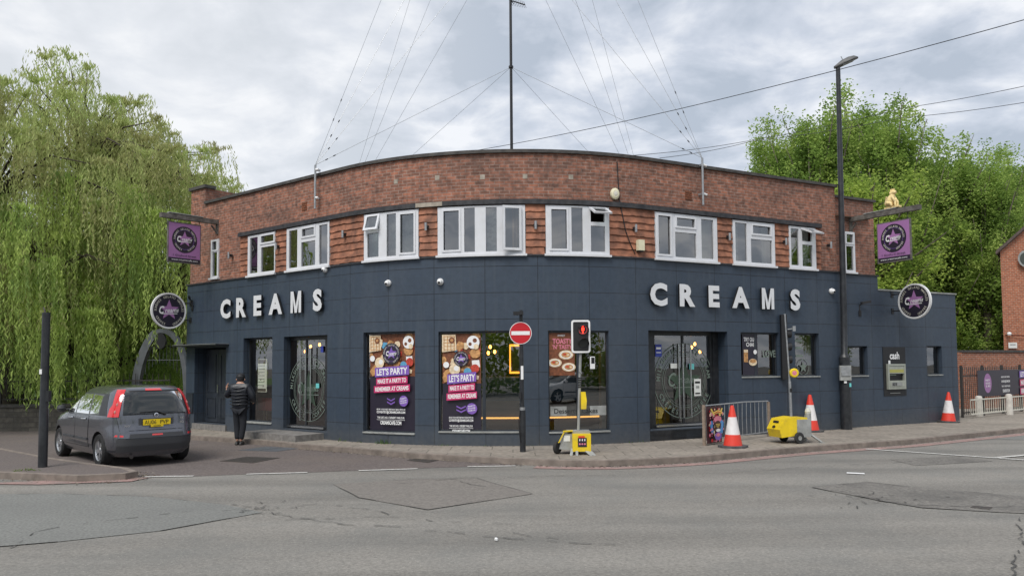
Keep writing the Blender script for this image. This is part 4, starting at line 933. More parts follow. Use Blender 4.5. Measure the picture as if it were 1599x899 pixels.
letters_sign('CREAMS', (357.5,382,407.5,435.5,467.5,501), (467.5,465,461.5,458.5,455,451.5), (497.5,495.5,493,491,488.5,486), 'spaced white three dimensional letters CREAMS left of the curve')
letters_sign('CREAMS', (1024,1068.5,1110,1151.5,1194,1236.5), (442,444.5,446.5,448.5,450.5,452), (478,479,480,481.5,483,485), 'spaced white three dimensional letters CREAMS right of the curve')
def round_sign(pxw, pyc, base, off, r, label, side):
    u, _ = FU(pxw, pyc, base); n_ = FN(u); z = None
    c2 = FP(u, base+off, 0); d = ray(0, 0)
    # height from the photo row at the sign's own distance
    pxc = 262 if side < 0 else 1429.5; z = D(pxc, pyc, c2.y).z
    c = Vector((c2.x, c2.y, z)); root = empty('round_sign', c, label, 'sign', 'round projecting signs')
    x = -n_ if side < 0 else n_; mb = MB(); B = Board(mb, c, x, (0,0,1), .0015)
    k = 48; mb.prism([B.P(r*math.cos(2*PI*i/k), r*math.sin(2*PI*i/k), -.06) for i in range(k)], B.n*.06, 'white')
    badge(B, 0, 0, r*.95); B.ring(0,0,r*.93,r*.997,'white')
    mb.build('sign_face', root, at=c)
    b2 = MB(); wall = Vector((0,0,0))
    for dz in (.24*r/.5, -.24*r/.5):
        e1 = c+x*0-n_*(r*.86)+Vector((0,0,dz)); e2 = FP(u, base, z+dz); b2.tube([e1-B.n*.03, Vector((e2.x,e2.y,z+dz))], .018, 'black', 8); b2.obb(Vector((e2.x,e2.y,z+dz-.08)), Vector((e2.x,e2.y,z+dz+.08)), n_*.02, FTAN(u)*.05, 'black')
    b2.build('bracket', root, at=c)
round_sign(298, 485, 0, .68, .53, 'round dark star sign with white rim at the left corner', -1)
u_ = U(1393,470,-.2)
lo_, hi_ = 0, 3
for _ in range(30):
    m_ = (lo_+hi_)/2; p = FP(u_, -.2+m_, 0); (lo_, hi_) = (m_, hi_) if p.x/p.y < (1429.5-799.5)/FPX*1.0 else (lo_, m_)
round_sign(1393, 470, -.2, lo_, .50, 'round dark star sign with white rim above the cash machine', 1)
def hanging_sign(pxw, pyw, base, d0, d1, zt, zb, bl, label, side, zbeam):
    u = U(pxw, pyw, base); n_ = FN(u); t = FTAN(u); c = FP(u, base+(d0+d1)/2, (zt+zb)/2)
    root = empty('hanging_sign', c, label, 'sign', 'hanging signs on wooden beams')
    x = -n_ if side < 0 else n_; mb = MB(); B = Board(mb, c, x, (0,0,1), .0015); W2, H2 = (d1-d0)/2, (zt-zb)/2
    mb.quadbox([B.P(-W2,-H2,-.05), B.P(W2,-H2,-.05), B.P(W2,H2,-.05), B.P(-W2,H2,-.05)], B.n*.05, 'old_wood')
    B.rect(-W2+.025,-H2+.03,W2-.025,H2-.03,'purple'); B.rect(-W2+.025,-H2+.03,W2-.025,-H2+.14,'badge_dark')
    badge(B, 0, H2*.16, W2*.76, rim=False, star='purple_star'); B.text('1 Gosford Street', 0, -H2+.21, .05, 'badge_dark', .01, width=W2*1.4); B.text('www.creamscafe.com', 0, -H2+.085, .04, 'white', .01, width=W2*1.6)
    mb.build('sign_board', root, at=c)
    bm = MB(); bm.obb(FP(u, base, zbeam), FP(u, base+bl, zbeam-.03), t*.06, Vector((0,0,.065)), 'old_wood'); bm.obb(FP(u, base+.5, zbeam+.075), FP(u, base+min(bl,1.5), zbeam+.07), t*.07, Vector((0,0,.012)), 'dull_grey')
    bm.obb(FP(u, base+.01, zbeam-.35), FP(u, base+.01, zbeam+.08), t*.05, n_*.03, 'old_wood'); bm.tube([FP(u,base+.03,zbeam-.3), FP(u,base+.2,zbeam-.12)], .03, 'old_wood', 6)
    bm.build('beam', root, at=c)
    hk = MB()
    for d in (d0+.06, d1-.06): hk.tube([FP(u, base+d, zt), FP(u, base+d, zbeam-.06)], .012, 'iron', 6)
    hk.build('hook', root, at=c)
    return u, n_, t
hanging_sign(340, 352, BRICK_O, .52, 1.50, 5.86, 4.72, 1.72, 'purple hanging sign with dark star roundel beside the willow', -1, 6.02)
hu, hn, ht = hanging_sign(1327, 335, -.23, .85, 1.85, 5.58, 4.48, 2.15, 'purple hanging sign with dark star roundel under gold statue', 1, 5.84)
# gold lion statuette on the right beam
lc = FP(hu, -.23+1.35, 5.93); root = empty('lion_statue', lc, 'small gold painted heraldic lion statue sitting on the right sign beam', 'statue')
mb = MB(); xx = hn; zz = Vector((0,0,1)); ty = -ht
def L3(a, b, c_): return xx*a+ty*b+zz*c_
mb.quadbox([L3(-.2,-.07,-.01), L3(.22,-.07,-.01), L3(.22,.07,-.01), L3(-.2,.07,-.01)], zz*.05, 'gold')
mb.tube([L3(-.12,0,.10), L3(-.06,0,.18), L3(.0,0,.30), L3(.02,0,.37)], [.11,.12,.09,.06], 'gold', 10)
mb.tube([L3(-.02,0,.38), L3(.06,0,.42), L3(.12,0,.40)], [.075,.07,.035], 'gold', 10)
for s_ in (-.05, .05):
    mb.tube([L3(.03,s_,.28), L3(.12,s_,.16), L3(.12,s_,.04)], [.045,.03,.028], 'gold', 8); mb.tube([L3(-.1,s_*1.4,.14), L3(.0,s_*1.4,.12), L3(.03,s_*1.4,.05)], [.07,.05,.03], 'gold', 8)
    mb.tube([L3(.0,s_*.9,.43), L3(.0,s_*1.0,.50)], [.025,.008], 'gold', 6)
mb.tube([L3(-.16,0,.06), L3(-.22,0,.14), L3(-.19,0,.26), L3(-.15,0,.32)], [.02,.02,.02,.035], 'gold', 7)
mb.build('body', root, auto=1.0)
cr_ = MB(); cr_.T = Matrix.Translation(L3(.03,0,.46)); cr_.lathe([(.045,0),(.055,.05),(.03,.045),(.0,.05)], 'gold', n=10); cr_.build('crown', root)

# small fittings on the walls
LT = [(360,399,'leftmost'),(434,385,'second from the left'),(538,366,'third from the left'),(666.5,354.5,'left of the central window'),(836,352,'right of the central window'),(991,357,'above the cream junction box'),(1137,370,'third from the right'),(1225,377.5,'second from the right'),(1295,383,'rightmost')]
for px, py, d in LT:
    u, z = FU(px, py, .05); n_ = FN(u); c = FP(u, .0, z); root = empty('wall_light', c, f'small tubular up and down wall light between upper windows, {d}', 'wall light', 'small wall lights along the upper floor')
    a = MB(); a.tube([n_*.11+Vector((0,0,-.09)), n_*.11+Vector((0,0,.09))], .03, 'galv', 10); a.build('lamp_tube', root)
    a = MB(); a.obb(Vector((0,0,0)), n_*.08, FTAN(u)*.04, Vector((0,0,.035)), 'black'); a.build('bracket', root)
for px, py, d in ((509,421,'white dome security camera at the top of panels, leftmost'),(607,442,'white dome security camera with no wire, left of the poster window'),(688,440,'white dome security camera above the centre window'),(1297.5,454.5,'white dome security camera right of the right lettering')):
    u, z = FU(px, py); n_ = FN(u); c = FP(u, 0, z); root = empty('security_camera', c, d, 'camera', 'white dome cameras on the facade')
    rot = n_.to_track_quat('Z', 'Y').to_matrix().to_4x4(); a = MB(); a.T = rot; a.lathe([(.075,0),(.078,.04),(.06,.07)], 'white', n=16); a.build('base', root, smooth=True)
    a = MB(); a.T = rot @ Matrix.Translation((0,0,.06)) @ Matrix.Rotation(.5, 4, 'X'); a.lathe([(.062,0),(.058,.03),(.04,.055),(.0,.062)], 'white', n=16); a.lathe([(.028,.05),(.026,.066),(0,.07)], 'black', n=10); a.build('eyeball', root, smooth=True)
def bracket_cam(px, py, base, label):
    u, z = FU(px, py, base); n_ = FN(u); c = FP(u, base, z); root = empty('floodlight', c, label, 'floodlight'); t = FTAN(u)
    a = MB(); a.tube([(0,0,-.25), (0,0,.02), n_*.12+Vector((0,0,.08))], .02, 'black', 7); a.obb(Vector((0,0,-.28)), Vector((0,0,-.12)), t*.05, n_*.02, 'black'); a.build('arm', root)
    a = MB(); a.obb(n_*.08+t*-.02+Vector((0,0,.08)), n_*.22+t*.18+Vector((0,0,.12)), Vector((0,0,.035)), n_*.03, 'black'); a.build('lamp_head', root)
bracket_cam(1342, 478, -.2, 'black floodlight on an arm right of the street lamp')
bracket_cam(301, 471, 0, 'black floodlight on the left corner beside round sign')
u, z = FU(959.5, 303); n_ = FN(u); c = FP(u, BRICK_O, z); a = MB(); a.T = n_.to_track_quat('Z','Y').to_matrix().to_4x4() @ Matrix.Diagonal((1,1.25,1,1)); a.lathe([(.10,0),(.11,.03),(.105,.08),(.07,.10),(0,.10)], 'cream', n=24); a.lathe([(.05,.101),(.03,.108),(0,.108)], 'offwhite', n=16)
o_ = a.build('alarm_box', smooth=True); o_.location = c; tag(o_, 'rounded cream alarm sounder on brick above the lintel band', 'alarm box')
u, z = FU(997, 384); mb = MB(); mb.fbox(u-.085, u+.085, .03, .13, z-.12, z+.13, 'cream', False); mb.fbox(u-.07, u+.07, .03, .11, z-.15, z-.12, 'black', False); thing('junction_box', mb, FP(u,.03,z), 'cream rectangular box with black base on the timber boards', 'box')
for px, py, d in ((474,322,'square terracotta air brick in parapet left of the curve'),(1076,305,'square terracotta air brick in parapet right of the curve')):
    u, z = FU(px, py); mb = MB(); mb.fbox(u-.10, u+.10, BRICK_O-.0, BRICK_O+.012, z-.11, z+.11, 'brown', False)
    for i in range(4): mb.fbox(u-.085, u+.085, BRICK_O+.012, BRICK_O+.02, z-.09+i*.05, z-.07+i*.05, 'brown', False)
    thing('air_brick', mb, FP(u,BRICK_O,z), d, 'air brick')
for px, py in ((617,283),(682,277),(753,276),(820,275),(892,276)):
    u, z = FU(px, py); mb = MB(); mb.fbox(u-.055, u+.055, BRICK_O, BRICK_O+.004, z-.055, z+.055, 'stone_patch', False); bp(mb, 'mortar_patch')
mb = MB()
pts = [FU(*p) for p in ((964,252),(966,285),(967.5,312),(970,335),(975,360),(982,380),(990,397))]; mb.tube([FP(u,.05 if i > 2 else -.015,z) for i,(u,z) in enumerate(pts)], .012, 'black', 6); thing('wall_cable', mb, FP(pts[-1][0],.05,pts[-1][1]), 'black cable running down the brick past the round alarm', 'cable')
# wire posts
post_tops = []
for px, y0, y1, d in ((492,326,258,'galvanised tube post clamped to the parapet on the left'),(1098,320,247,'galvanised tube post clamped to the parapet on the right')):
    u, z0 = FU(px, y0, .12); _, z1 = FU(px, y1, .12); c = FP(u,.12,z0); root = empty('wire_post', c, d, 'post', 'wall posts holding the stay wires'); a = MB(); a.tube([(0,0,0),(0,0,z1-z0)], .028, 'galv', 10); a.build('pole', root)
    for zz_ in (.28, 1.0):
        a = MB(); n_ = FN(u); a.obb(Vector((0,0,zz_)), -n_*.15+Vector((0,0,zz_)), FTAN(u)*.02, Vector((0,0,.025)), 'galv'); a.tube([FTAN(u)*.03+Vector((0,0,zz_)), FTAN(u)*.12+Vector((0,0,zz_-.02))], .03, 'white', 8); a.build('clamp', root)
    post_tops.append(c+Vector((0,0,z1-z0)))

# mast with aerial and stay wires
MY = 22.5; mbase = D(799, 245, MY); mp = Vector((mbase.x, MY, 6.25)); root = empty('aerial_mast', mp, 'tall thin black aerial mast standing on the flat roof', 'mast')
a = MB(); a.tube([(0,0,0),(0,0,16)], [.045,.03], 'black', 8); a.build('pole', root)
a = MB(); a.box((-.2,-.15,0),(.2,.15,.55),'dull_grey'); o_ = a.build('base_box', root); o_.location = (.25,.1,0)
lv = [D(799, y, MY).z-6.25 for y in (105,-117,-304,-496)]
a = MB(); a.tube([(0,0,lv[0]-.03),(0,0,lv[0]+.03)], .07, 'black', 8); a.build('stay_ring', root)
za = D(801, 1, MY).z-6.25; a = MB(); a.tube([(0,0,za),(.42,-.3,za-.28)], .018, 'black', 6)
for i in range(9):
    f = i/8; p = Vector((.42*f, -.3*f, za-.28*f)); q = .13-.05*f; a.tube([p+Vector((-q*.5,-q*.6,q)), p-Vector((-q*.5,-q*.6,q))], .006, 'black', 4)
a.tube([(-.12,.05,za+.1),(.1,-.05,za-.12)], .01, 'black', 4); a.build('aerial', root)
rear = [D(535,340,28.5), D(1016,344,28.5)]
names = (('lower', 'second', 'third', 'highest'))
for i, P0 in enumerate(post_tops+rear):
    sd_ = 'left' if i%2 == 0 else 'right'; fr = 'front' if i < 2 else 'rear'
    for j, h in enumerate(lv):
        if i >= 2 and P0.z < 6.3: pass
        a = MB(); e1 = mp+Vector((0,0,h)); a.tube([P0, e1], .0052, 'galv' if i < 2 else 'galv', 4)
        if i < 2:
            for f in (.05, .085): m_ = P0.lerp(e1, f+.01*j); a.tube([m_-(e1-P0).normalized()*.035, m_+(e1-P0).normalized()*.035], .013, 'black', 6)
        thing('stay_wire', a, P0, f'thin stay wire from the {sd_} {fr} anchor to the {names[j]} mast ring', 'wire', 'stay wires of the roof mast')
# overhead service wires
def wire(pts, r, label):
    a = MB(); P_ = []
    for s_ in range(len(pts)-1):
        p, q = pts[s_], pts[s_+1]
        for i in range(12): f = i/12; P_.append(p.lerp(q, f)-Vector((0,0,(q-p).length*.012*4*f*(1-f))))
    P_.append(pts[-1]); a.tube(P_, r, 'black', 4); thing('overhead_cable', a, pts[0], label, 'cable', 'overhead cables crossing the sky')
wire([D(738,236,22), D(1640,20,12)], .0075, 'longest overhead cable rising right across the sky behind lamp head')
wire([D(985,243,24), D(1175,219,26), D(1410,169,24), D(1660,121,20)], .008, 'overhead cable emerging right of the poplars, upper of the pair')
wire([D(1030,247,24), D(1175,220.5,27), D(1410,184,25), D(1660,150,21)], .008, 'overhead cable emerging right of the poplars, lower of the pair')

# ------------------------------------------------------------------ street furniture
# street lamp
lb = G(1322, 670); root = empty('street_lamp', lb, 'tall black street lamp column with a flat grey head', 'street lamp')
lt_ = D(1308.5, 104, lb.y); hgt = lt_.z
a = MB(); dxl = lt_.x-lb.x; a.tube([(0,0,0),(0,0,.3),(0,0,1.95)], [.145,.145,.14], 'black_paint', 14); a.tube([(0,0,1.95),(0,0,2.05),(dxl*.25,0,3.0),(dxl,0,hgt)], [.14,.085,.085,.06], 'black_paint', 12); a.build('column', root, auto=.7)
a = MB(); a.T = Matrix.Translation((dxl,0,hgt)) @ Matrix.Rotation(-.42, 4, 'Y'); 
prof = [(-.10,.05,.05),(.0,.10,.075),(.15,.14,.12),(.35,.16,.13),(.50,.13,.10),(.60,.05,.03)]
vs_, fs = [], []
for (x, w_, h_) in prof:
    for k in range(12):
        q = 2*PI*k/12; vs_.append((x, w_*math.cos(q), (h_ if math.sin(q) > 0 else .03)*math.sin(q)))
for i in range(len(prof)-1):
    for k in range(12): fs.append((i*12+k, i*12+(k+1)%12, i*12+12+(k+1)%12, i*12+12+k))
fs += [tuple(range(12))[::-1], tuple(len(vs_)-12+k for k in range(12))]
a.add(vs_, fs, 'lamp_grey'); a.build('lamp_head', root, auto=1.2)
a = MB(); a.T = Matrix.Translation((dxl,0,hgt)) @ Matrix.Rotation(-.42, 4, 'Y'); a.box((.1,-.10,-.036),(.48,.10,-.02),'dull_grey'); a.tube([(.2,0,.1),(.2,0,.22)], .012, 'galv', 5); a.build('lens', root)
a = MB(); z_ = D(1316,575,lb.y).z; a.box((-.20,-.17,z_-.32),(.10,-.10,z_+.08),'dull_grey'); a.box((-.18,-.19,z_-.2),(.07,-.17,z_+.05),'galv'); a.build('control_box', root)
a = MB(); a.box((-.09,-.147,1.25),(-.02,-.142,1.32),'white'); a.box((.05,-.147,1.15),(.1,-.14,1.25),'cyan_sticker'); a.build('sticker', root)
# no entry sign post
pb = G(816.5, 705); root = empty('no_entry_sign', pb, 'round red no entry sign with a white bar on a black post', 'traffic sign'); Yp = pb.y
def zp(px, py): return D(px, py, Yp).z
def xp(px, py): return D(px, py, Yp).x-pb.x
a = MB(); zt = zp(814,484); z1 = zp(814,640); a.tube([(0,0,0),(0,0,z1)], .062, 'black_paint', 14); a.tube([(0,0,z1),(0,0,z1+.06)], .055, 'galv', 14); a.tube([(0,0,z1+.06),(xp(813.5,486),0,zt)], .036, 'black_paint', 12); a.build('post', root, auto=.7)
zc = zp(812.8,520); xc = xp(812.8,520); r = .235; mb = MB(); B = Board(mb, (xc,-.05,zc), (1,.0,0), (0,0,1), .0015)
mb.prism([B.P(r*math.cos(2*PI*i/40), r*math.sin(2*PI*i/40), -.006) for i in range(40)], B.n*.006, 'dull_grey'); B.disc(0,0,r*.99,'white'); B.disc(0,0,r*.94,'sign_red'); B.rect(-r*.82,-r*.17,r*.82,r*.17,'white'); mb.build('sign_plate', root)
a = MB(); a.box((xc-.15,-.16,zp(812,492)),(xc+.06,-.02,zp(812,487)),'black'); a.tube([(xc,0,zp(812,490)),(xc-.02,-.1,zp(812,489))], .02, 'black', 6); a.build('sign_light', root)
a = MB(); a.box((-.03,-.068,zp(816,592)),(.022,-.04,zp(816,571)),'white'); a.build('sticker', root)
a = MB(); a.tube([(-.05,-.05,zp(810,640)),(-.08,-.06,zp(810,655)),(-.07,-.06,zp(810,675)),(-.05,-.06,zp(810,690))], .01, 'black', 5); a.box((-.08,-.08,zp(814,622)),(-.02,-.03,zp(814,612)),'black'); a.build('cable', root)
# left post
pb = G(66.5, 729); root = empty('lamp_stump', pb, 'plain black round post with small white sticker on the left footway', 'post'); zt = D(67,488,pb.y).z
a = MB(); a.tube([(0,0,0),(0,0,1.0)], .078, 'black_paint', 14); a.tube([(0,0,1.0),(0,0,1.08),(.0,0,zt)], [.078,.072,.068], 'black_paint', 14); a.build('column', root, auto=.7)
a = MB(); a.tube([(-.02,0,zt),(-.05,0,zt+.10)], .012, 'old_wood', 5); a.build('bracket_stub', root)
a = MB(); z_ = D(64,580,pb.y).z; a.box((-.055,-.080,z_-.045),(-.01,-.060,z_+.045),'white'); a.box((.05,-.05,z_-.55),(.11,.04,z_-.35),'black_paint'); a.build('sticker', root)
# cones
cone0 = empty('traffic_cone', (0,0,0), 'tall red and white traffic cone in front of the metal barrier', 'traffic cone', 'traffic cones on the pavement')
a = MB(); a.lathe([(.215,.05),(.168,.30)], 'cone_red', n=24); a.lathe([(.168,.30),(.095,.70)], 'cone_white', n=24); a.lathe([(.095,.70),(.045,.93),(.035,.965),(.0,.97)], 'cone_red', n=24); a.build('cone_body', cone0, smooth=True)
a = MB(); pts8 = [(.33*math.cos(PI/8+k*PI/4)*1.04, .33*math.sin(PI/8+k*PI/4)*1.04, 0) for k in range(8)]; a.prism(pts8, (0,0,.05), 'rubber_grey'); a.build('base', cone0)
cones = [(G(1144,697), 66/1.0, cone0, None, .2)]
cone0.location = G(1144.5,698); cone0.scale = (.93,.93,.93); cone0.rotation_euler = (0,.0,.2)
for px, py, s_, lb_, ry in ((1266,673.5,1.0,'tall red and white traffic cone against the wall behind the right generator trailer',0),(1481,659.0,.93,'dull red and white traffic cone at the far right end of the wall',.04)):
    c_ = copy_tree(cone0); c_.location = G(px, py); c_.scale = (s_,)*3; c_.rotation_euler = (0, ry, random.random()); c_['label'] = lb_
# crowd barrier frame with poster
A, Bp = G(1099,695.5), G(1202,681); dirv = (Bp-A); W_ = dirv.length; root = empty('pedestrian_barrier', A, 'grey bar barrier with buckled top rail behind the near cone', 'barrier', None, math.atan2(dirv.y, dirv.x))
H_ = D(1100,632,A.y).z; H2_ = D(1201,627,Bp.y).z
a = MB(); a.box((0,-.03,0),(.05,.03,H_),'weathered_wood'); a.build('post', root); a = MB(); a.box((W_-.07,-.03,0),(W_,.03,H2_),'weathered_wood'); a.build('post', root)
tr = [(0.05,0,H_-.02),(W_*.35,0,H_-.01),(W_*.6,0,H_+.0),(W_*.8,0,H2_+.03),(W_-.05,0,H2_+.02)]
a = MB(); a.tube(tr, .016, 'galv', 7); a.build('top_rail', root); a = MB(); a.tube([(.05,0,.12),(W_-.07,0,.12)], .014, 'galv', 6); a.build('bottom_rail', root)
for i in range(15):
    x = .12+(W_-.24)*i/14; f = x/W_; zt = H_-.01+(H2_+.03-H_)*max(0,(f-.3)/.6)**1.0 if f < .9 else H2_+.02
    a = MB(); bnd = random.uniform(-.015,.015); a.tube([(x,0,.12),(x+bnd,0,.5),(x,0,zt)], .0085, 'galv', 5); a.build('bar', root)
pp = G(1101.5,696.3); zt = D(1118,634,A.y).z; fx = lambda px: (D(px,660,A.y).x-A.x)/math.cos(math.atan2(dirv.y,dirv.x))*1.0
mb = MB(); W2 = .30; H2 = (zt-.05)/2; ca, sa = math.cos(root.rotation_euler.z), math.sin(root.rotation_euler.z)
ctr = A+Vector((ca,sa,0))*(.08+W2)+Vector((sa,-ca,0))*.045+Vector((0,0,H2+.04))
B = Board(mb, ctr, (ca,sa,0), (0,0,1), .0009); mb.quadbox([B.P(-W2,-H2,-.014), B.P(W2,-H2,-.014), B.P(W2,H2,-.014), B.P(-W2,H2,-.014)], B.n*.012, 'graphic_dark')
r_ = random.Random(9)
for s_ in (-1, 1):
    for i in range(22):
        x_, y_ = s_*r_.uniform(.02,W2-.03), r_.uniform(-H2+.04,H2-.04); k = r_.choice(['graphic_pink','graphic_pink','cream_food','sign_red','cream_food']); rr = r_.uniform(.015,.04)
        B.disc(x_, y_, rr, k, 9); B.disc(-x_, y_, rr, k, 9)
    B.poly([(s_*.06,-H2*.45),(s_*.2,-H2*.5),(s_*.25,H2*.1),(s_*.18,H2*.25),(s_*.10,H2*.15),(s_*.13,-H2*.15)][::s_], 'graphic_blue')
    B.poly([(s_*.10,H2*.45),(s_*.22,H2*.88),(s_*.17,H2*.9),(s_*.05,H2*.55)][::s_], 'graphic_yellow')
B.disc(0,H2*.30,.16,'graphic_pink',20,.07); B.disc(0,-H2*.02,.13,'graphic_dark',20,.10); B.rect(-.09,H2*.02,.09,H2*.05,'graphic_yellow'); B.rect(-.08,-H2*.06,.08,-H2*.03,'graphic_yellow'); B.rect(-.05,-H2*.13,.05,-H2*.10,'graphic_yellow')
B.poly([(-.19,H2*.56),(0,H2*.64),(.19,H2*.56),(.19,H2*.70),(0,H2*.80),(-.19,H2*.70)], 'graphic_yellow'); B.poly([(-.15,H2*.61),(0,H2*.685),(.15,H2*.61),(.15,H2*.655),(0,H2*.74),(-.15,H2*.655)], 'sign_red'); B.disc(0,-H2*.62,.14,'violet',18,.09); B.disc(0,-H2*.55,.08,'graphic_pink',14,.04); B.disc(0,-H2*.3,.09,'white',18,.035)
tag(mb.build('event_poster', at=ctr), 'colourful pink and blue event poster fixed to the barrier', 'poster')
# portable signal trailers
def trailer(root, flip=1):
    """yellow and grey battery trailer, local x forward (yellow nose), z up"""
    a = MB(); a.prism([(.02,-.24,.17),(.44,-.24,.13),(.50,-.24,.30),(.36,-.24,.52),(.02,-.24,.56)], (0,.48,0), 'yellow'); a.build('cover', root, auto=.5)
    a = MB(); a.prism([(-.36,-.22,.13),(.12,-.245,.13),(.14,-.245,.50),(-.36,-.22,.50)], (0,.465,0), 'dull_grey'); a.box((-.30,-.2,.5),(.05,.2,.54),'yellow'); a.build('battery_box', root, auto=.5)
    a = MB(); a.box((-.24,-.255,.25),(.06,-.247,.45),'paper'); a.box((-.2,-.259,.36),(.02,-.256,.38),'dull_grey'); a.build('notice', root)
    a = MB()
    B = Board(a, (.435,0,.415), (0,1,0), (-.53,0,.85), .003); B.rect(-.10,.02,.10,.07,'black'); B.rect(-.05,-.10,.06,-.06,'black'); B.ring(.005,-.075,.02,.035,'black',16); a.build('logo', root)
    for s_ in (-1, 1):
        w_ = MB(); w_.T = Matrix.Translation((.0,s_*.28,.12)) @ Matrix.Rotation(PI/2, 4, 'X'); w_.lathe([(.05,-.035),(.11,-.035),(.125,-.02),(.125,.02),(.11,.035),(.05,.035),(0,.03)], 'rubber', n=18); w_.lathe([(.05,-.035),(.0,-.03)], 'dull_grey', n=12); w_.build('wheel', root, smooth=True)
    for s_ in (-1, 1):
        l = MB(); l.obb(Vector((-.34,s_*.16,.22)), Vector((-.62,s_*.26,.02)), Vector((.03,0,0)), Vector((0,.03,.0)), 'dull_grey'); l.obb(Vector((-.56,s_*.25,.0)), Vector((-.68,s_*.27,.0)), Vector((0,.05,0)), Vector((0,0,.012)), 'dull_grey'); l.build('stabiliser_leg', root)
# right unit: nose to the left/near, side towards the camera
c2 = G(1236, 690.5); root = empty('signal_trailer', c2, 'yellow and grey signal trailer with its yellow nose to the left', 'signal trailer', None, PI+.25); root.scale = (.93,1.05,1.06)
trailer(root)
for ch in list(root.children):
    pass
a = MB(); a.tube([(-.40,.1,.2),(-.40,.1,.62)], .07, 'dull_grey', 10); a.lathe([(.06,.62),(.07,.66),(.05,.72),(0,.74)], 'offwhite', (-.40,.1,0), 12); a.build('support_arm', root)
# pole with black heads (seen from behind)
pz = G(1236, 676); root = empty('portable_signal', pz, 'portable traffic signal seen edge on above the right trailer', 'traffic signal', 'portable signals'); Ys = pz.y
def zz2(py): return D(1232,py,Ys).z
def xx2(px, py=600): return D(px,py,Ys).x-pz.x
a = MB(); a.tube([(0,0,.2),(xx2(1233,600),0,zz2(595))], .037, 'galv', 12); a.tube([(xx2(1233,600),0,zz2(600)),(xx2(1228),0,zz2(490))], .028, 'galv', 10); a.tube([(0,0,zz2(612)),(0,0,zz2(606))], .045, 'black', 12); a.box((.0,-.03,zz2(656)),(.12,.03,zz2(653)),'galv'); a.build('pole', root)
a = MB(); a.box((xx2(1222),-.02,zz2(592)),(xx2(1231),.18,zz2(491)),'black'); a.build('backing_board', root)
for (y0, y1) in ((512,530),(532,550),(552,570)):
    a = MB(); a.T = Matrix.Translation((xx2(1231),.10,zz2((y0+y1)/2))) @ Matrix.Rotation(PI/2,4,'Y') @ Matrix.Rotation(.3,4,'Z'); a.lathe([(.09,.0),(.10,.0),(.105,.13),(.095,.13)], 'black', n=14); a.build('signal_hood', root)
a = MB(); a.tube([(xx2(1232),0,zz2(514)),(xx2(1240),-.03,zz2(513))], .015, 'galv', 6); a.box((xx2(1239),-.06,zz2(517)),(xx2(1243.5),.0,zz2(509)),'galv'); a.build('detector', root)
a = MB(); cx_ = xx2(1238.5,582); a.T = Matrix.Translation((cx_,-.08,zz2(582))) @ Matrix.Rotation(PI/2,4,'X'); a.lathe([(.10,-.08),(.115,-.06),(.12,.0),(.10,.02),(0,.02)], 'yellow', n=22); a.lathe([(.06,.022),(0,.025)], 'graphic_pink', n=14); a.build('push_button', root)
# left unit: front on, with pedestrian head
c1 = G(903, 708.5); root = empty('portable_signal', c1, 'portable pedestrian signal showing a red figure on its own yellow trailer', 'traffic signal', 'portable signals'); Y1 = c1.y
def z3(py): return D(905,py,Y1).z
def x3(px, py=600): return D(px,py,Y1).x-c1.x
a = MB(); a.box((x3(893,690),-.18,z3(703)),(x3(921.5,690),.25,z3(676)),'yellow'); B = Board(a, ((x3(893,690)+x3(921.5,690))/2,-.181,z3(689)), (1,0,0), (0,0,1), .002); B.rect(-.08,-.09,.10,.09,'badge_dark'); B.rect(-.07,.095,.06,.13,'cone_red')
for i in range(3): B.disc(-.04+i*.05,-.03,.02,'graphic_pink',8); B.rect(-.05+i*.05,.03,-.03+i*.05,.07,'white')
a.build('trailer_front', root)
a = MB(); a.prism([(x3(873,690),-.05,z3(700)),(x3(893,690),-.05,z3(702)),(x3(893,690),-.05,z3(672)),(x3(881,690),-.05,z3(674))], (0,.35,0), 'dull_grey'); a.box((x3(885),-.05,z3(676)),(x3(920),.28,z3(672)),'dull_grey'); a.build('battery_box', root)
a = MB(); a.obb(Vector((x3(872,690),-.07,z3(690))), Vector((x3(881,690),-.07,z3(673))), Vector((.012,0,0)), Vector((0,.02,0)), 'yellow'); a.obb(Vector((x3(879,690),-.07,z3(672.5))), Vector((x3(894,690),-.07,z3(671.5))), Vector((0,0,.015)), Vector((0,.02,0)), 'yellow'); a.box((x3(879),-.056,z3(688)),(x3(889),-.051,z3(679)),'paper'); a.build('yellow_edging', root)
for (px, yy) in ((870.5,.05),(905,.3)):
    a = MB(); a.T = Matrix.Translation((x3(px,696),yy,.13)) @ Matrix.Rotation(PI/2+0,4,'Y') @ Matrix.Rotation(0,4,'X'); a.lathe([(.0,-.03),(.11,-.035),(.128,-.02),(.128,.02),(.11,.035),(0,.03)], 'rubber', n=18); a.T = Matrix.Translation((x3(px,696),yy,.13)) @ Matrix.Rotation(.9,4,'Z') @ Matrix.Rotation(PI/2,4,'X'); a.v = []; a.f = []; a.mi = []; a.uv = []; a.lathe([(.0,-.03),(.11,-.035),(.128,-.02),(.128,.02),(.11,.035),(0,.03)], 'rubber', n=18); a.build('wheel', root, smooth=True)
for (xa, xb, yb) in ((893,890.5,-.25),(900,899,-.3),(911,921,-.28),(917,926,-.25)):
    a = MB(); a.obb(Vector((x3(xa,703),-.12,.12)), Vector((x3(xb,711),yb,.012)), Vector((.025,0,0)), Vector((0,.015,.01)), 'dull_grey'); a.build('stabiliser_leg', root)
a = MB(); a.tube([(x3(903,670),0,z3(674)),(x3(906.5,550),0,z3(548))], .028, 'dull_grey', 12); a.build('pole', root)
a = MB()
for i in range(5): z_ = z3(590+i*3.5); a.tube([(x3(905)-.04,-.03,z_),(x3(905)+.05,-.035,z_+.01)], .012, 'black', 5)
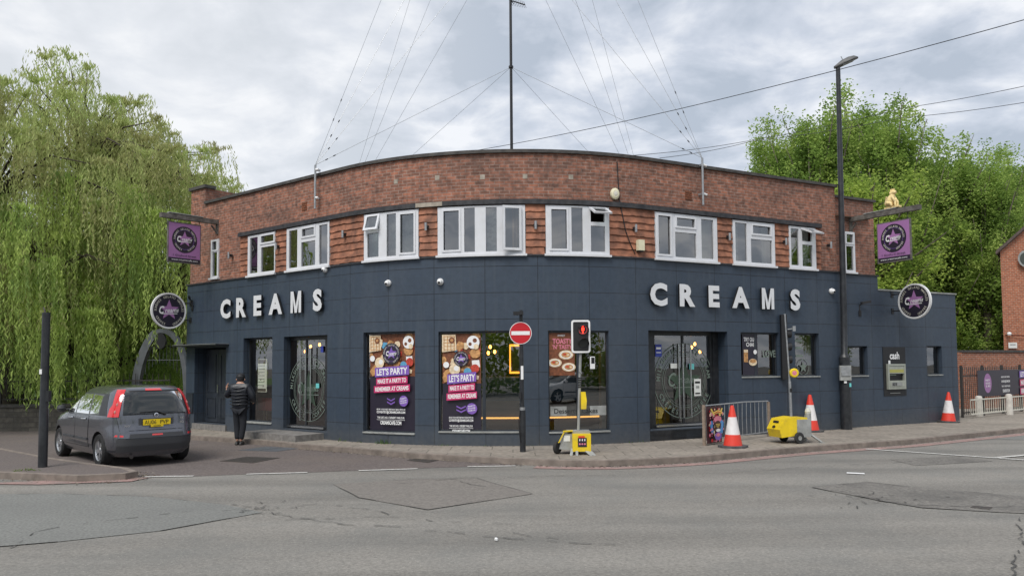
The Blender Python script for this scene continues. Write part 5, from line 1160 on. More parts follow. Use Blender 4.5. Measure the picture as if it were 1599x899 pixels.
a.tube([(x3(906),-.03,z3(586)),(x3(908),-.05,z3(582)),(x3(904),-.04,z3(579))], .01, 'galv', 5); a.build('cable_ties', root)
hd = MB(); HX0, HX1, HZ0, HZ1 = x3(891.5,525), x3(921.5,525), z3(551), z3(499.5); HW, HH = (HX1-HX0)/2, (HZ1-HZ0)/2; hc = Vector(((HX0+HX1)/2,-.06,(HZ0+HZ1)/2))
B = Board(hd, hc, (1,0,0), (0,0,1), .003)
def rrect(w_, h_, r_, n=6): return [(sx*(w_-r_)+r_*math.cos(a_), sy*(h_-r_)+r_*math.sin(a_)) for (sx, sy, a0_) in ((1,1,0),(-1,1,PI/2),(-1,-1,PI),(1,-1,1.5*PI)) for a_ in [a0_+PI/2*i/n for i in range(n+1)]]
hd.prism([B.P(x,y,-.03) for x, y in rrect(HW,HH,.06)], B.n*.03, 'black'); B.poly(rrect(HW*.985,HH*.99,.055), 'white'); B.poly(rrect(HW*.80,HH*.88,.03), 'black'); hd.build('backing_board', root)
hb = MB(); hb.box((hc.x-HW*.62,-.04,hc.z-HH*.8),(hc.x+HW*.62,.12,hc.z+HH*.8),'black'); hb.build('signal_body', root)
for (cz, lit) in ((hc.z+HH*.40, True), (hc.z-HH*.38, False)):
    ln = MB(); B = Board(ln, (hc.x+.04,-.085,cz), (1,0,0), (0,0,1), .002); B.disc(0,0,.095,'lens_dark'); 
    if lit:
        B.disc(0,.085-.015,.017,'red_lamp',12); B.poly([(-.028,.045),(.028,.045),(.028,-.02),(.012,-.02),(.012,-.085),(-.012,-.085),(-.012,-.02),(-.028,-.02)],'red_lamp')
        B.ring(0,0,.072,.093,'tail_red')
    ln.build('red_figure_lens' if lit else 'dark_lens', root)
    hh = MB(); n = 16; V = []
    for k in range(n+1):
        q = -.35+ (PI+.7)*k/n; V += [(hc.x+.04+.105*math.cos(q), -.085, cz+.105*math.sin(q)), (hc.x+.06+.105*math.cos(q), -.085-.17*max(.25,math.sin(q*.9+.15)), cz+.105*math.sin(q)-.02)]
    hh.add(V, [(2*k,2*k+1,2*k+3,2*k+2) for k in range(n)], 'black'); hh.build('lens_hood', root)
pbx = MB(); pbx.T = Matrix.Translation((x3(909.5,625),-.05,0)); pbx.prism([(-.035,-.05,z3(638)),(.065,-.05,z3(638)),(.08,-.05,z3(625)),(.055,-.05,z3(611.5)),(-.035,-.05,z3(611.5))], (0,.12,0), 'yellow'); pbx.build('push_button', root)
# litter
def litter(p, s_, label, name='paper_cup', flat=False):
    bm = bmesh.new(); bmesh.ops.create_icosphere(bm, subdivisions=2, radius=s_); r_ = random.Random(int(p.x*77))
    for v in bm.verts: v.co *= r_.uniform(.75,1.15); v.co.z = max(v.co.z*(.15 if flat else .8)+ (s_*.12 if flat else s_*.6), 0)
    me = bpy.data.meshes.new(name); bm.to_mesh(me); bm.free(); me.materials.append(MAT['white']); o = bpy.data.objects.new(name, me); C.objects.link(o); o.location = p; tag(o, label, 'litter')
litter(G(1200.5,707,RZ+.01), .075, 'crumpled white litter lying against the kerb', 'crumpled_paper')
a = MB(); p0 = G(1336,739.5,RZ); a.T = Matrix.Translation((p0.x,p0.y,RZ+.012)) @ Matrix.Rotation(-.4,4,'Z'); a.box((-.14,-.06,0),(.14,.05,.006),'white'); o_ = a.build('paper_scrap'); tag(o_, 'flat white scrap of paper on the road', 'litter')
litter(G(775,843,RZ+.01), .022, 'tiny white pebble of litter in the foreground road', 'crumpled_paper')
# drain covers
def cover(pts, label, name='drain_cover', mt='drain', nb=8, z=RZ+.009):
    P_ = [G(*p, RZ) for p in pts]; a = MB(); a.prism([(p.x,p.y,z-.004) for p in P_], (0,0,.006), mt)
    for i in range(1, nb):
        f = i/nb; p, q = P_[0].lerp(P_[1], f), P_[3].lerp(P_[2], f); strip(a, p.lerp(q,.08), p.lerp(q,.92), .02, z+.005, 'crack')
    thing(name, a, P_[0], label, 'drain cover')
cover([(343,720),(395,723),(437,715),(385,713)], 'wide rusty grid cover in the side road near the person', nb=12)
cover([(372,703),(432,705),(472,699.5),(415,697.5)], 'smooth grey metal cover near the left glass doors', mt='metal_cover', nb=2)
cover([(635,719),(668,722.5),(688,718),(655,714.5)], 'small dark oval drain cover in front of poster window')
cover([(1515,793),(1545,796),(1550,792.5),(1520,790)], 'small rectangular cover in the broken road patch', nb=2)
# weeds along the wall
wd = MB(); r_ = random.Random(4)
def tuft(p, n, h):
    for i in range(n):
        q = Vector((p.x+r_.gauss(0,.06), p.y+r_.gauss(0,.03)-.02, p.z)); an = r_.uniform(0,PI); w_ = Vector((math.cos(an),math.sin(an),0))*.008; t_ = Vector((r_.gauss(0,.05),r_.gauss(0,.04),h*r_.uniform(.4,1)))
        wd.add([q-w_, q+w_, q+w_*.5+t_*.6, q+t_, q-w_*.5+t_*.6], [(0,1,2,3,4)], 'weed_leaf')
for px in (592,598,604,563,690,700,533,538,760,820,470,985,1000): u = U(px,688,.03); tuft(FP(u,.05,0), 10 if px in (592,598,604) else 4, .14 if px in (592,598,604,533) else .06)
for px, py in ((20,739),(40,741),(60,740),(150,742),(110,743),(180,741),(30,735),(45,733),(52,734)): tuft(G(px,py,RZ if py > 736 else 0), 14, .05)
for i in range(30): px = r_.uniform(0,200); tuft(G(px, 743+r_.uniform(-2,3), RZ), 5, .035)
o_ = wd.build('weeds'); tag(o_, 'small green weeds growing along kerbs and the wall foot', 'weeds', kind='stuff')

# dry leaf litter and grit gathered in the gutter and at the wall foot
lf_ = MB(); r_ = random.Random(12)
def bits(pts, n, off, spread, z):
    for i in range(n):
        k = r_.randrange(len(pts)-1); p = pts[k].lerp(pts[k+1], r_.random()); t = (pts[k+1]-pts[k]).normalized(); nn = Vector((-t.y, t.x, 0)); q = p+nn*(off+abs(r_.gauss(0, spread))); an = r_.uniform(0, PI); s1 = r_.uniform(.008, .028)
        a_, b_ = Vector((math.cos(an), math.sin(an), 0))*s1, Vector((-math.sin(an), math.cos(an), r_.uniform(0,.4)))*s1*.6
        q = Vector((q.x, q.y, z+.004)); lf_.add([q-a_, q-b_, q+a_, q+b_], [(0,1,2,3)], r_.choice(['brown_litter','brown_litter','grit','paper_grit']))
mat('brown_litter', (.09,.06,.035), .9); mat('grit', (.05,.048,.044), .9); mat('paper_grit', (.30,.27,.22), .9)
bits(edge[:15], 900, .01, .10, RZ+.008); bits(isl[5:10], 500, .01, .16, RZ+.008)
bits([FP(uL+(uEnd-uL)*i/60, .0 if uL+(uEnd-uL)*i/60 < uMain else -.2, 0) for i in range(60)][::-1], 500, .02, .07, .001)
o_ = lf_.build('leaf_litter'); tag(o_, 'dry leaf litter and grit along the gutter and wall foot', 'litter', kind='stuff')
# ------------------------------------------------------------------ right side: wall, railings, banner, bollards, brick house
cW = FP(uEnd,-.2,0); 
wl0 = D(1505,560,30.0); wl1 = D(1700,550,38)
def brickplane(name, p, q, z0, z1, th, mt, label, cat, cap=None):
    mb = MB(); d = (q-p); d.z = 0; Ln = d.length; n_ = Vector((d.y,-d.x,0)).normalized()
    P_ = [Vector((p.x,p.y,z0)), Vector((q.x,q.y,z0)), Vector((q.x,q.y,z1)), Vector((p.x,p.y,z1))]
    mb.add(P_, [(0,1,2,3)], mt, [(0,z0),(Ln,z0),(Ln,z1),(0,z1)]); Bk = [v-n_*th for v in P_]
    mb.add(Bk, [(3,2,1,0)], mt, [(0,z0),(Ln,z0),(Ln,z1),(0,z1)]); mb.add([P_[0],P_[3],Bk[3],Bk[0]], [(0,1,2,3)], mt, [(0,z0),(0,z1),(th,z1),(th,z0)]); mb.add([P_[1],P_[2],Bk[2],Bk[1]], [(3,2,1,0)], mt, [(0,z0),(0,z1),(th,z1),(th,z0)])
    mb.add([P_[3],P_[2],Bk[2],Bk[3]], [(0,1,2,3)], mt, [(0,0),(Ln,0),(Ln,th),(0,th)])
    root = empty(name, (p.x,p.y,z0), label, cat); mb.build('brickwork', root, at=Vector((p.x,p.y,z0)))
    if cap:
        c_ = MB(); Z = Vector((0,0,1)); c_.quadbox([P_[3]+n_*.04+Z*.003, P_[2]+n_*.04+Z*.003, Bk[2]-n_*.04+Z*.003, Bk[3]-n_*.04+Z*.003], Z*.09, cap); c_.build('coping', root, at=Vector((p.x,p.y,z0)))
    return root
zw = D(1520,550,30).z
brickplane('garden_wall', D(1503,600,30), D(1720,600,33), -.1, zw, .25, 'brick_wall_old', 'orange brick garden wall behind the railings and banner', 'wall', 'coping')
# railings
def railing(p, q, z0, h, n, label, post_every, group=None, spear=True, name='railing'):
    root = empty(name, (p.x,p.y,z0), label, 'railing', group); O = Vector((p.x,p.y,z0))
    a = MB()
    for i in range(n):
        x = p.lerp(q, i/(n-1)); a.tube([(x.x,x.y,z0+.08),(x.x,x.y,z0+h)], .011, 'iron', 5)
        if spear: a.tube([(x.x,x.y,z0+h),(x.x,x.y,z0+h+.09)], [.02,.002], 'iron', 5)
    b_ = a.build('bars', root, at=O)
    for zz_ in (.15, h-.22): a = MB(); a.obb(Vector((p.x,p.y,z0+zz_)), Vector((q.x,q.y,z0+zz_)), Vector((0,0,.02)), Vector((.0,.012,0)), 'iron'); a.build('rail', root, at=O)
    for i in range(0, n, post_every): x = p.lerp(q, i/(n-1)); a = MB(); a.box((x.x-.03,x.y-.03,z0),(x.x+.03,x.y+.03,z0+h+.12),'iron'); a.build('post', root, at=O)
rp, rq = G(1498,656), G(1640,646); rp.y += 1.2; rp.x = (1499-800)/1215*rp.y; rq.y += 1.5
hr = D(1520,576,rp.y).z
railing(rp, rq, 0, hr, 34, 'black spear topped railings at the right edge behind bollards', 11)
# banner
bp0, bp1 = rp.lerp(rq,.02), rq
def onrail(px):  # point on railing line in front
    k = (px-799.5)/FPX; t = (k*rp.y-rp.x)/((rq.x-rp.x)-k*(rq.y-rp.y)); return rp.lerp(rq, t)
b0, b1 = onrail(1521.5), onrail(1640); nb = Vector(((b1-b0).y, -(b1-b0).x, 0)).normalized(); b0 += nb*.05; b1 += nb*.05
zt, zb = D(1522,578,b0.y).z, D(1522,619.5,b0.y).z; mb = MB(); W_ = (b1-b0).length; B = Board(mb, Vector((b0.x,b0.y,zb)), b1-b0, (0,0,1), .002)
mb.quadbox([B.P(0,0,-.01), B.P(W_,0,-.01), B.P(W_,zt-zb,-.01), B.P(0,zt-zb,-.01)], B.n*.01, 'badge_dark'); Hb = zt-zb
def bx(px): p = onrail(px); return (p-rp).length-(onrail(1521.5)-rp).length
B.disc(bx(1537), Hb*.5, .30, 'purple', 28, .33)
for j, t in enumerate(('PARTY','PACKAGES','5.95')): B.text(t, bx(1537), Hb*.5+.1-.1*j, .06, 'white', .02, width=.36)
for j, (h_, w_) in enumerate(((.05,1),(.07,1),(.05,1),(.10,.8))): B.text(('BOOK YOUR NEXT BIRTHDAY','COVENTRY@CREAMSCAFE','THE NO.1 DESSERT PARLOUR','CREAMSCAFE.COM')[j], bx(1564.5), Hb*.72-.16*j*1.0, h_, 'white', .03, width=.74*w_*1.0)
x0 = bx(1586)
for j, (t, m_) in enumerate((("LET'S PARTY",'violet'),('MAKE IT A PARTY TO','magenta'),('REMEMBER AT CREAMS','magenta'))): B.rect(x0, Hb*.66-.3*j, min(x0+1.35,W_-.05), Hb*.66-.3*j+.24, m_, .04); B.text(t, x0+.66, Hb*.66-.3*j+.13, .16, 'white', .04, width=1.15)
tag(mb.build('party_banner', at=B.c), 'black party banner with purple disc tied to the railings', 'banner')
# bollards + low white rails
for px, yb, d in ((1529.5,650,'white concrete bollard in front of railings, nearest the building'),(1576.5,647,'white concrete bollard in front of railings, at the right edge')):
    p = G(px, yb); zt = D(px, yb-32.5, p.y).z; root = empty('bollard', p, d, 'bollard', 'white concrete bollards'); a = MB(); a.lathe([(.115,0),(.105,zt*.9),(.09,zt*.97),(.04,zt),(0,zt)], 'bollard', n=18); a.build('shaft', root, smooth=True)
a_, b_ = onrail(1499), onrail(1640); a_ = a_-Vector((0,.45,0)); b_ = b_-Vector((0,.45,0)); root = empty('low_fence', (a_.x,a_.y,0), 'low pale metal fence with thin uprights behind the bollards', 'fence')
a = MB(); hh = D(1540,624,a_.y).z
for i in range(46): x = a_.lerp(b_, i/45); a.tube([(x.x,x.y,.14),(x.x,x.y,hh)], .009, 'offwhite', 4)
a.build('bars', root, at=Vector((a_.x,a_.y,0)))
for z_ in (.13, hh): a = MB(); a.obb(Vector((a_.x,a_.y,z_)), Vector((b_.x,b_.y,z_)), Vector((0,0,.02)), Vector((0,.02,0)), 'offwhite'); a.build('rail', root, at=Vector((a_.x,a_.y,0)))
# brick house at the right edge
hb0 = D(1568,550,33.5); HY = 33.5; hx = hb0.x; zE = D(1567,388,HY).z; zR = zE+3.2; root = empty('brick_house', (hx,HY,0), 'orange brick house with a gable and round vent at right edge', 'house'); O = Vector((hx,HY,0))
mb = MB(); Wd = 9.0; mb.add([(hx,HY,0),(hx+Wd,HY+1,0),(hx+Wd,HY+1,zE),(hx+Wd/2,HY+.5,zR+.4),(hx,HY,zE)], [(0,1,2,3,4)], 'brick_house', [(0,0),(Wd,0),(Wd,zE),(Wd/2,zR+.4),(0,zE)])
mb.add([(hx,HY,0),(hx,HY,zE),(hx+7.5,HY+9,zE),(hx+7.5,HY+9,0)], [(0,1,2,3)], 'brick_house', [(0,0),(0,zE),(10,zE),(10,0)]); mb.build('wall', root, at=O)
mb = MB(); sl = (zR+.4-zE)/(Wd/2); mb.quadbox([Vector((hx-.35,HY-.25,zE-.35*sl)), Vector((hx+Wd/2,HY+.3,zR+.4)), Vector((hx+Wd/2+4,HY+5,zR+.4)), Vector((hx+3.4,HY+4.6,zE-.35*sl))], Vector((0,0,.14)), 'roof_tile'); mb.build('roof', root, at=O)
mb = MB(); vc = D(1601,404,HY-.05); B = Board(mb, vc, (1,.1,0), (0,0,1), .01); B.disc(0,0,.36,'dull_grey',30); B.disc(0,0,.27,'mesh_dark',30); mb.build('round_vent', root, at=O)
mb = MB(); vc = D(1581,539,HY-.05); B = Board(mb, vc, (1,.1,0), (0,0,1), .01); B.rect(-.2,-.12,.2,.12,'paper'); B.rect(-.13,.02,.13,.05,'dull_grey'); mb.build('wall_plate', root, at=O)
mb = MB(); mb.T = Matrix.Translation(D(1576,521,HY-.2)); mb.lathe([(0,-.08),(.07,-.06),(.09,0),(.07,.06),(0,.08)], 'white', n=12); mb.build('wall_lamp', root, at=O, smooth=True)
mb = MB(); p, q = D(1570,523,HY-.03), D(1640,525,HY-.03); mb.tube([p,q], .02, 'black', 5); mb.build('pipe', root, at=O)

# ------------------------------------------------------------------ left side: boundary wall, railings, arch
wz = .62
brickplane('stone_wall', Vector((-40,22.2,0)), Vector((-10.9,24.3,0)), RZ, wz, .35, 'stone_wall', 'low dark stone boundary wall under the willows', 'wall', 'coping')
railing(Vector((-30,23.3,0)), Vector((-10.8,24.6,0)), wz+.09, .92, 110, 'thin dark railings on the stone wall under the willows', 16, spear=False)
# arch sculpture
ay = 24.6; root = empty('metal_arch', (D(246,600,ay).x, ay, 0), 'tall pale metal arch with dark oval behind the round sign', 'arch'); O = Vector(root.location)
def arch(px, py): return D(px, py, ay)
ap = [arch(208,690), arch(209,610), arch(214,575), arch(224,545), arch(236,524), arch(248,515), arch(262,517), arch(276,530), arch(285,556), arch(290,590), arch(291,690)]
o1 = []
ap = [Vector([float(np.interp(t_, range(len(ap)), [q[c_] for q in ap])) for c_ in range(3)]) for t_ in np.linspace(0, len(ap)-1, 41)]
for _ in range(6): ap = [ap[0]]+[(ap[i-1]+ap[i]*2+ap[i+1])/4 for i in range(1, len(ap)-1)]+[ap[-1]]
for i, p in enumerate(ap):
    t = (ap[min(i+1,len(ap)-1)]-ap[max(i-1,0)]).normalized(); nrm = Vector((t.z,0,-t.x)); o1.append((p, nrm))
mb = MB()
for i in range(len(o1)-1):
    (p, n0), (q, n1) = o1[i], o1[i+1]; w0 = .07 if i > 18 else .12; w1 = .07 if i+1 > 18 else .12
    mb.quadbox([p-n0*w0, q-n1*w1, q+n1*w1, p+n0*w0], Vector((0,.22,0)), 'arch_metal')
mb.build('arch_rib', root, at=O)
mb = MB(); oc = arch(250,532)
mb.prism([oc+Vector((.17*math.cos(2*PI*i/20),0,.26*math.sin(2*PI*i/20))) for i in range(20)], (0,.08,0), 'black'); mb.tube([oc+Vector((0,.05,.2)), oc+Vector((0,.05,.42))], .02, 'iron', 5); mb.build('oval_plaque', root, at=O)
mb = MB()
for i in range(13):
    f = i/12; x = arch(214+f*66,560); zt = EYE+ (570-(520+abs(f-.55)**2*110+6))/FPX*ay; mb.tube([(x.x,ay+.1,zt-.75),(x.x,ay+.1,zt)], .008, 'arch_metal', 4)
mb.tube([arch(219,562)+Vector((0,.1,0)), arch(284,562)+Vector((0,.1,0))], .012, 'arch_metal', 4)
mb.build('grille', root, at=O)

# ------------------------------------------------------------------ car
def make_car(paint, label, loc, rz, full=True):
    root = empty('parked_car', loc, label, 'car', None, rz)
    # x forward (rear at negative), z up; slices
    zs_ = [.20,.30,.42,.55,.68,.80,.90,.97,1.04,1.15,1.27,1.38,1.48,1.535,1.56]
    xr = [-1.93,-2.00,-2.04,-2.05,-2.02,-1.985,-1.975,-1.965,-1.955,-1.93,-1.90,-1.86,-1.80,-1.68,-1.38]
    xf = [1.93,2.00,2.04,2.04,2.00,1.90,1.68,1.32,1.05,.83,.60,.38,.18,-.02,-.35]
    hw = [.76,.82,.845,.85,.85,.845,.84,.83,.815,.785,.75,.715,.665,.60,.46]
    ex = [5,6,6,6,6,6,6,6,6,5.8,5.6,5.2,4.6,3.8,3]
    def prm(z): return [float(np.interp(z, zs_, q)) for q in (xr, xf, hw, ex)]
    def sideY(x, z, sgn=1):
        a, b, h, e_ = prm(z); c_ = (a+b)/2; l = (b-a)/2; t = min(.9999, abs((x-c_)/l)); return sgn*h*(1-t**e_)**(1/e_)
    def rearX(y, z):
        a, b, h, e_ = prm(z); c_ = (a+b)/2; l = (b-a)/2; t = min(.9999, abs(y)/h); return c_-l*(1-t**e_)**(1/e_)
    def frontX(y, z):
        a, b, h, e_ = prm(z); c_ = (a+b)/2; l = (b-a)/2; t = min(.9999, abs(y)/h); return c_+l*(1-t**e_)**(1/e_)
    n = 64; vs_, fs = [], []; zz_ = []
    for i in range(len(zs_)-1): zz_ += [zs_[i], (zs_[i]+zs_[i+1])/2]
    zz_.append(zs_[-1])
    for z in zz_:
        a, b, h, e_ = prm(z); c_ = (a+b)/2; l = (b-a)/2
        for k in range(n):
            q = 2*PI*k/n; cq, sq = math.cos(q), math.sin(q); vs_.append((c_+l*math.copysign(abs(cq)**(2/e_),cq), h*math.copysign(abs(sq)**(2/e_),sq), z))
    m = len(zz_)
    for i in range(m-1):
        for k in range(n): fs.append((i*n+k, i*n+(k+1)%n, (i+1)*n+(k+1)%n, (i+1)*n+k))
    fs += [tuple(range(n))[::-1], tuple((m-1)*n+k for k in range(n))]
    mb = MB(); mb.add(vs_, fs, paint); mb.m('car_plastic'); body = mb.build('body', None, auto=.6)
    WX = (-1.28, 1.30); WR = .315
    for wx in WX:
        c_ = MB()
        for s_ in (-1, 1): c_.tube([(wx,s_*.55,WR),(wx,s_*1.1,WR)], WR+.05, 'car_plastic', 28)
        co = c_.build('cut'); md = body.modifiers.new('b','BOOLEAN'); md.operation = 'DIFFERENCE'; md.object = co; md.solver = 'EXACT'; md.material_mode = 'TRANSFER'
        dg = bpy.context.evaluated_depsgraph_get(); me2 = bpy.data.meshes.new_from_object(body.evaluated_get(dg)); body.modifiers.clear(); body.data = me2; bpy.data.objects.remove(co)
    body.parent = root
    def quadpatch(name, quad, mp, mt, off, par=root, n_=8, th=True, lbl=None):
        mb = MB(); V = []
        (a, b, c_, d) = quad
        for i in range(n_+1):
            for j in range(n_+1):
                f, g = i/n_, j/n_; p = ((a[0]*(1-f)+b[0]*f)*(1-g)+(d[0]*(1-f)+c_[0]*f)*g, (a[1]*(1-f)+b[1]*f)*(1-g)+(d[1]*(1-f)+c_[1]*f)*g); V.append(mp(p[0], p[1], off))
        mb.add(V, [(i*(n_+1)+j, (i+1)*(n_+1)+j, (i+1)*(n_+1)+j+1, i*(n_+1)+j+1) for i in range(n_) for j in range(n_)], mt)
        return mb.build(name, par, smooth=True)
    def SL(s_): return lambda x, z, off: (x, sideY(x,z,s_)+s_*off, z)
    RR = lambda y, z, off: (rearX(y,z)-off, y, z)
    FF = lambda y, z, off: (frontX(y,z)+off, y, z)
    for s_ in (1, -1):
        mp = SL(s_)
        quadpatch('door_seam', [(-.72,.34),(1.0,.34),(1.02,.97),(-.72,.97)], mp, 'seam', .002)
        d1 = quadpatch('door', [(.13,.35),(.99,.35),(1.01,.965),(.13,.965)], mp, paint, .006); d2 = quadpatch('door', [(-.71,.35),(.115,.35),(.115,.965),(-.71,.965)], mp, paint, .006)
        for (x_, dd_) in ((.25, d1), (-.58, d2)):
            h = MB(); p = Vector(mp(x_, .90, .0)); h.tube([p+Vector((0,s_*.01,0)), p+Vector((.03,s_*.04,.0)), p+Vector((.17,s_*.04,.0)), p+Vector((.2,s_*.01,0))], .015, 'chrome' if full else paint, 7); h.build('door_handle', dd_)
            t = MB(); q = Vector(mp(x_-.1,.50,.0)); t.obb(Vector(mp(x_-.1,.50,.012)), Vector(mp(x_+.65,.50,.012)), Vector((0,0,.022)), Vector((0,.008,0)), 'car_plastic'); t.build('rub_strip', dd_)
        quadpatch('window_surround', [(-1.62,.985),(1.12,.985),(.50,1.405),(-1.45,1.405)], mp, 'car_plastic', .003, n_=16)
        quadpatch('side_window', [(.14,1.0),(.98,1.0),(.50,1.385),(.14,1.39)], mp, 'glass_car', .012)
        quadpatch('side_window', [(-.70,1.0),(.08,1.0),(.08,1.39),(-.62,1.39)], mp, 'glass_car', .012)
        quadpatch('quarter_window', [(-1.25,1.03),(-.78,1.0),(-.70,1.385),(-1.22,1.36)], mp, 'glass_car', .012)
        # backing so the glass has a dim cabin behind it
        quadpatch('cabin_lining', [(-1.3,.99),(.98,.99),(.50,1.39),(-1.25,1.39)], mp, 'cabin_grey' if full else 'black', .006)
        mr_ = MB(); p = Vector(mp(.86,1.04,0)); mr_.tube([p, p+Vector((0,s_*.10,-.01))], .02, 'car_plastic', 6); mr_.T = Matrix.Translation(p+Vector((.02,s_*.17,.02))); bm = [(.0,.06),(.06,.075),(.09,.05),(.10,0)]
        mr_.lathe([(.0,-.075),(.06,-.065),(.085,0),(.07,.06),(0,.075)], 'car_plastic' if full else paint, n=14); mr_.build('wing_mirror', root, smooth=True)
        # tail lamp: tall pillar lamp wrapping the corner
        tl = MB()
        zz2_ = [.97,1.04,1.12,1.2,1.28,1.36,1.43,1.49]; V = []
        for z in zz2_:
            a, b, h, e_ = prm(z); c_ = (a+b)/2; l = (b-a)/2; w0, w1 = ((.985,.80) if z > .99 else (.98,.82))
            for k in range(9):
                q = PI-(.52+.50*k/8 if z < 1.2 else .52+.40*k/8); cq, sq = math.cos(q), math.sin(q)
                V.append(((c_+l*math.copysign(abs(cq)**(2/e_),cq))*1.0+(-.012), s_*(h*abs(sq)**(2/e_)+.010), z))
        tl.add(V, [(i*9+k, i*9+k+1, i*9+9+k+1, i*9+9+k) for i in range(len(zz2_)-1) for k in range(8)], 'tail_red'); tl.build('tail_lamp', root, smooth=True)
        for (z, q) in ((1.06,.72),(1.2,.70)):
            a, b, h, e_ = prm(z); c_ = (a+b)/2; l = (b-a)/2; qq = PI-q; tc_ = MB(); tc_.T = Matrix.Translation((c_-l*abs(math.cos(qq))**(2/e_)-.006, s_*(h*abs(math.sin(qq))**(2/e_)+.002), z)); tc_.lathe([(0,-.04),(.02,-.028),(.026,0),(.02,.028),(0,.04)], 'tail_clear', n=10)
            tc_.build('lamp_reflector', root, smooth=True)
        quadpatch('bumper_reflector', [(s_*.56,.585),(s_*.74,.60),(s_*.72,.635),(s_*.57,.62)], RR, 'tail_red', .022)
        hl = quadpatch('headlamp', [(1.62,.70),(1.93,.66),(1.84,.80),(1.58,.87)], mp, 'headlamp', .006)
        for wx in WX:
            w_ = empty('wheel', (wx, s_*.735, WR), None, None); w_.parent = root
            t = MB(); t.T = Matrix.Rotation(PI/2*s_*-1,4,'X') ; t.lathe([(.20,-.09),(.29,-.10),(.312,-.07),(.315,0),(.312,.07),(.29,.10),(.21,.09)], 'tyre', n=36); t.build('tyre', w_, smooth=True)
            r_ = MB(); r_.T = Matrix.Rotation(PI/2*s_*-1,4,'X'); r_.lathe([(.215,.088),(.20,.075),(.19,.02)], 'rim', n=30); r_.lathe([(.2,-.02),(0,-.02)], 'black', n=20); r_.lathe([(.05,.055),(.045,.075),(0,.075)], 'rim', n=14)
            for k in range(5):
                q = 2*PI*k/5+.3; cq, sq = math.cos(q), math.sin(q); r_.quadbox([(cq*.03-sq*.028, sq*.03+cq*.028, .04),(cq*.03+sq*.028, sq*.03-cq*.028, .04),(cq*.20+sq*.045, sq*.20-cq*.045, .045),(cq*.20-sq*.045, sq*.20+cq*.045, .045)], Vector((0,0,.025)), 'rim')
            r_.build('rim', w_)
    # rear screen, tailgate lines, bumper, plate, wiper
    quadpatch('tailgate_seam', [(-.66,.70),(.66,.70),(.70,1.0),(-.70,1.0)], RR, 'seam', .002); quadpatch('tailgate', [(-.65,.71),(.65,.71),(.69,1.0),(-.69,1.0)], RR, paint, .006)
    quadpatch('window_surround', [(-.69,1.0),(.69,1.0),(.62,1.47),(-.62,1.47)], RR, 'black', .006, n_=12)
    quadpatch('cabin_lining', [(-.58,1.04),(.58,1.04),(.52,1.40),(-.52,1.40)], RR, 'cabin_grey', .008); quadpatch('rear_window', [(-.60,1.02),(.60,1.02),(.53,1.44),(-.53,1.44)], RR, 'glass_car', .014, n_=12)
    quadpatch('brake_light', [(-.16,1.465),(.16,1.465),(.14,1.505),(-.14,1.505)], RR, 'tail_red', .02)
    bu = quadpatch('bumper', [(-.80,.30),(.80,.30),(.82,.565),(-.82,.565)], RR, 'car_plastic', .018, n_=14)
    quadpatch('bumper_lip', [(-.81,.565),(.81,.565),(.80,.68),(-.80,.68)], RR, paint, .03, n_=14); quadpatch('bumper_shadow_gap', [(-.52,.57),(.52,.57),(.5,.645),(-.5,.645)], RR, 'car_plastic', .033, n_=8)
    quadpatch('fog_lamp', [(-.1,.60),(.1,.60),(.1,.63),(-.1,.63)], RR, 'tail_red', .036)
    quadpatch('plate_recess', [(-.33,.80),(.33,.80),(.33,.93),(-.33,.93)], RR, 'car_plastic', .008)
    quadpatch('chrome_trim', [(-.30,.925),(.30,.925),(.28,.95),(-.28,.95)], RR, paint, .03)
    pl = MB(); B = Board(pl, (-2.03,0,.855), (0,-1,0), (0,0,1), .002); pl.quadbox([B.P(-.26,-.056,-.01), B.P(.26,-.056,-.01), B.P(.26,.056,-.01), B.P(-.26,.056,-.01)], B.n*.01, 'plate_yellow')
    if full: B.text('AU06', -.125, 0, .078, 'black', .004, width=.22); B.text('PVP', .14, 0, .078, 'black', .004, width=.16)
    pl.build('number_plate', root)
    if full:
        pl = MB(); B = Board(pl, (-2.035,.0,.78), (0,-1,0), (0,0,1), .002); B.rect(-.12,-.018,.12,.018,'plate_yellow'); B.rect(-.07,-.006,.07,.006,'black'); pl.build('plate_strip', root)
        pl = MB(); B = Board(pl, (rearX(-.5,.84)-.012,.50,.80), (.12,-1,0), (0,0,1), .002); B.text('NOTE', 0, 0, .035, 'chrome', .02, width=.17); pl.build('lettering', root)
        pl = MB(); B = Board(pl, (rearX(.5,.86)-.012,-.50,.86), (-.12,-1,0), (0,0,1), .002); B.text('dCi', 0, -.03, .04, 'chrome', .02); B.text('SVE', 0, .05, .03, 'chrome', .02); pl.build('lettering', root)
        pl = MB(); pl.T = Matrix.Translation((-1.975,0,.985)) @ Matrix.Rotation(PI/2,4,'Y'); pl.lathe([(.03,-.012),(.045,-.02),(.03,-.026)], 'chrome', n=18); pl.build('badge', root)
        wi = MB(); wi.tube([(-2.0,-.18,.99),(-1.99,-.02,1.06),(-1.985,.30,1.05)], [.022,.012,.008], 'black', 6); wi.build('wiper', root)
        an = MB(); an.tube([(-1.2,0,1.52),(-1.25,0,1.535)], .02, 'black', 6); an.build('aerial_base', root)
    quadpatch('windscreen', [(-.60,.98),(.60,.98),(.48,1.44),(-.48,1.44)], FF, 'glass_car', .012, n_=12); quadpatch('grille', [(-.4,.55),(.4,.55),(.42,.70),(-.42,.70)], FF, 'black', .008)
    if not full: quadpatch('lower_grille', [(-.5,.30),(.5,.30),(.55,.45),(-.55,.45)], FF, 'black', .01)
    ex_ = MB(); ex_.tube([(-1.95,.45,.2),(-2.0,.45,.2)], .03, 'iron', 8); ex_.build('exhaust', root)
    return root
ca_ = math.radians(135.0)
rl = G(155, 728, RZ)   # rear left tyre
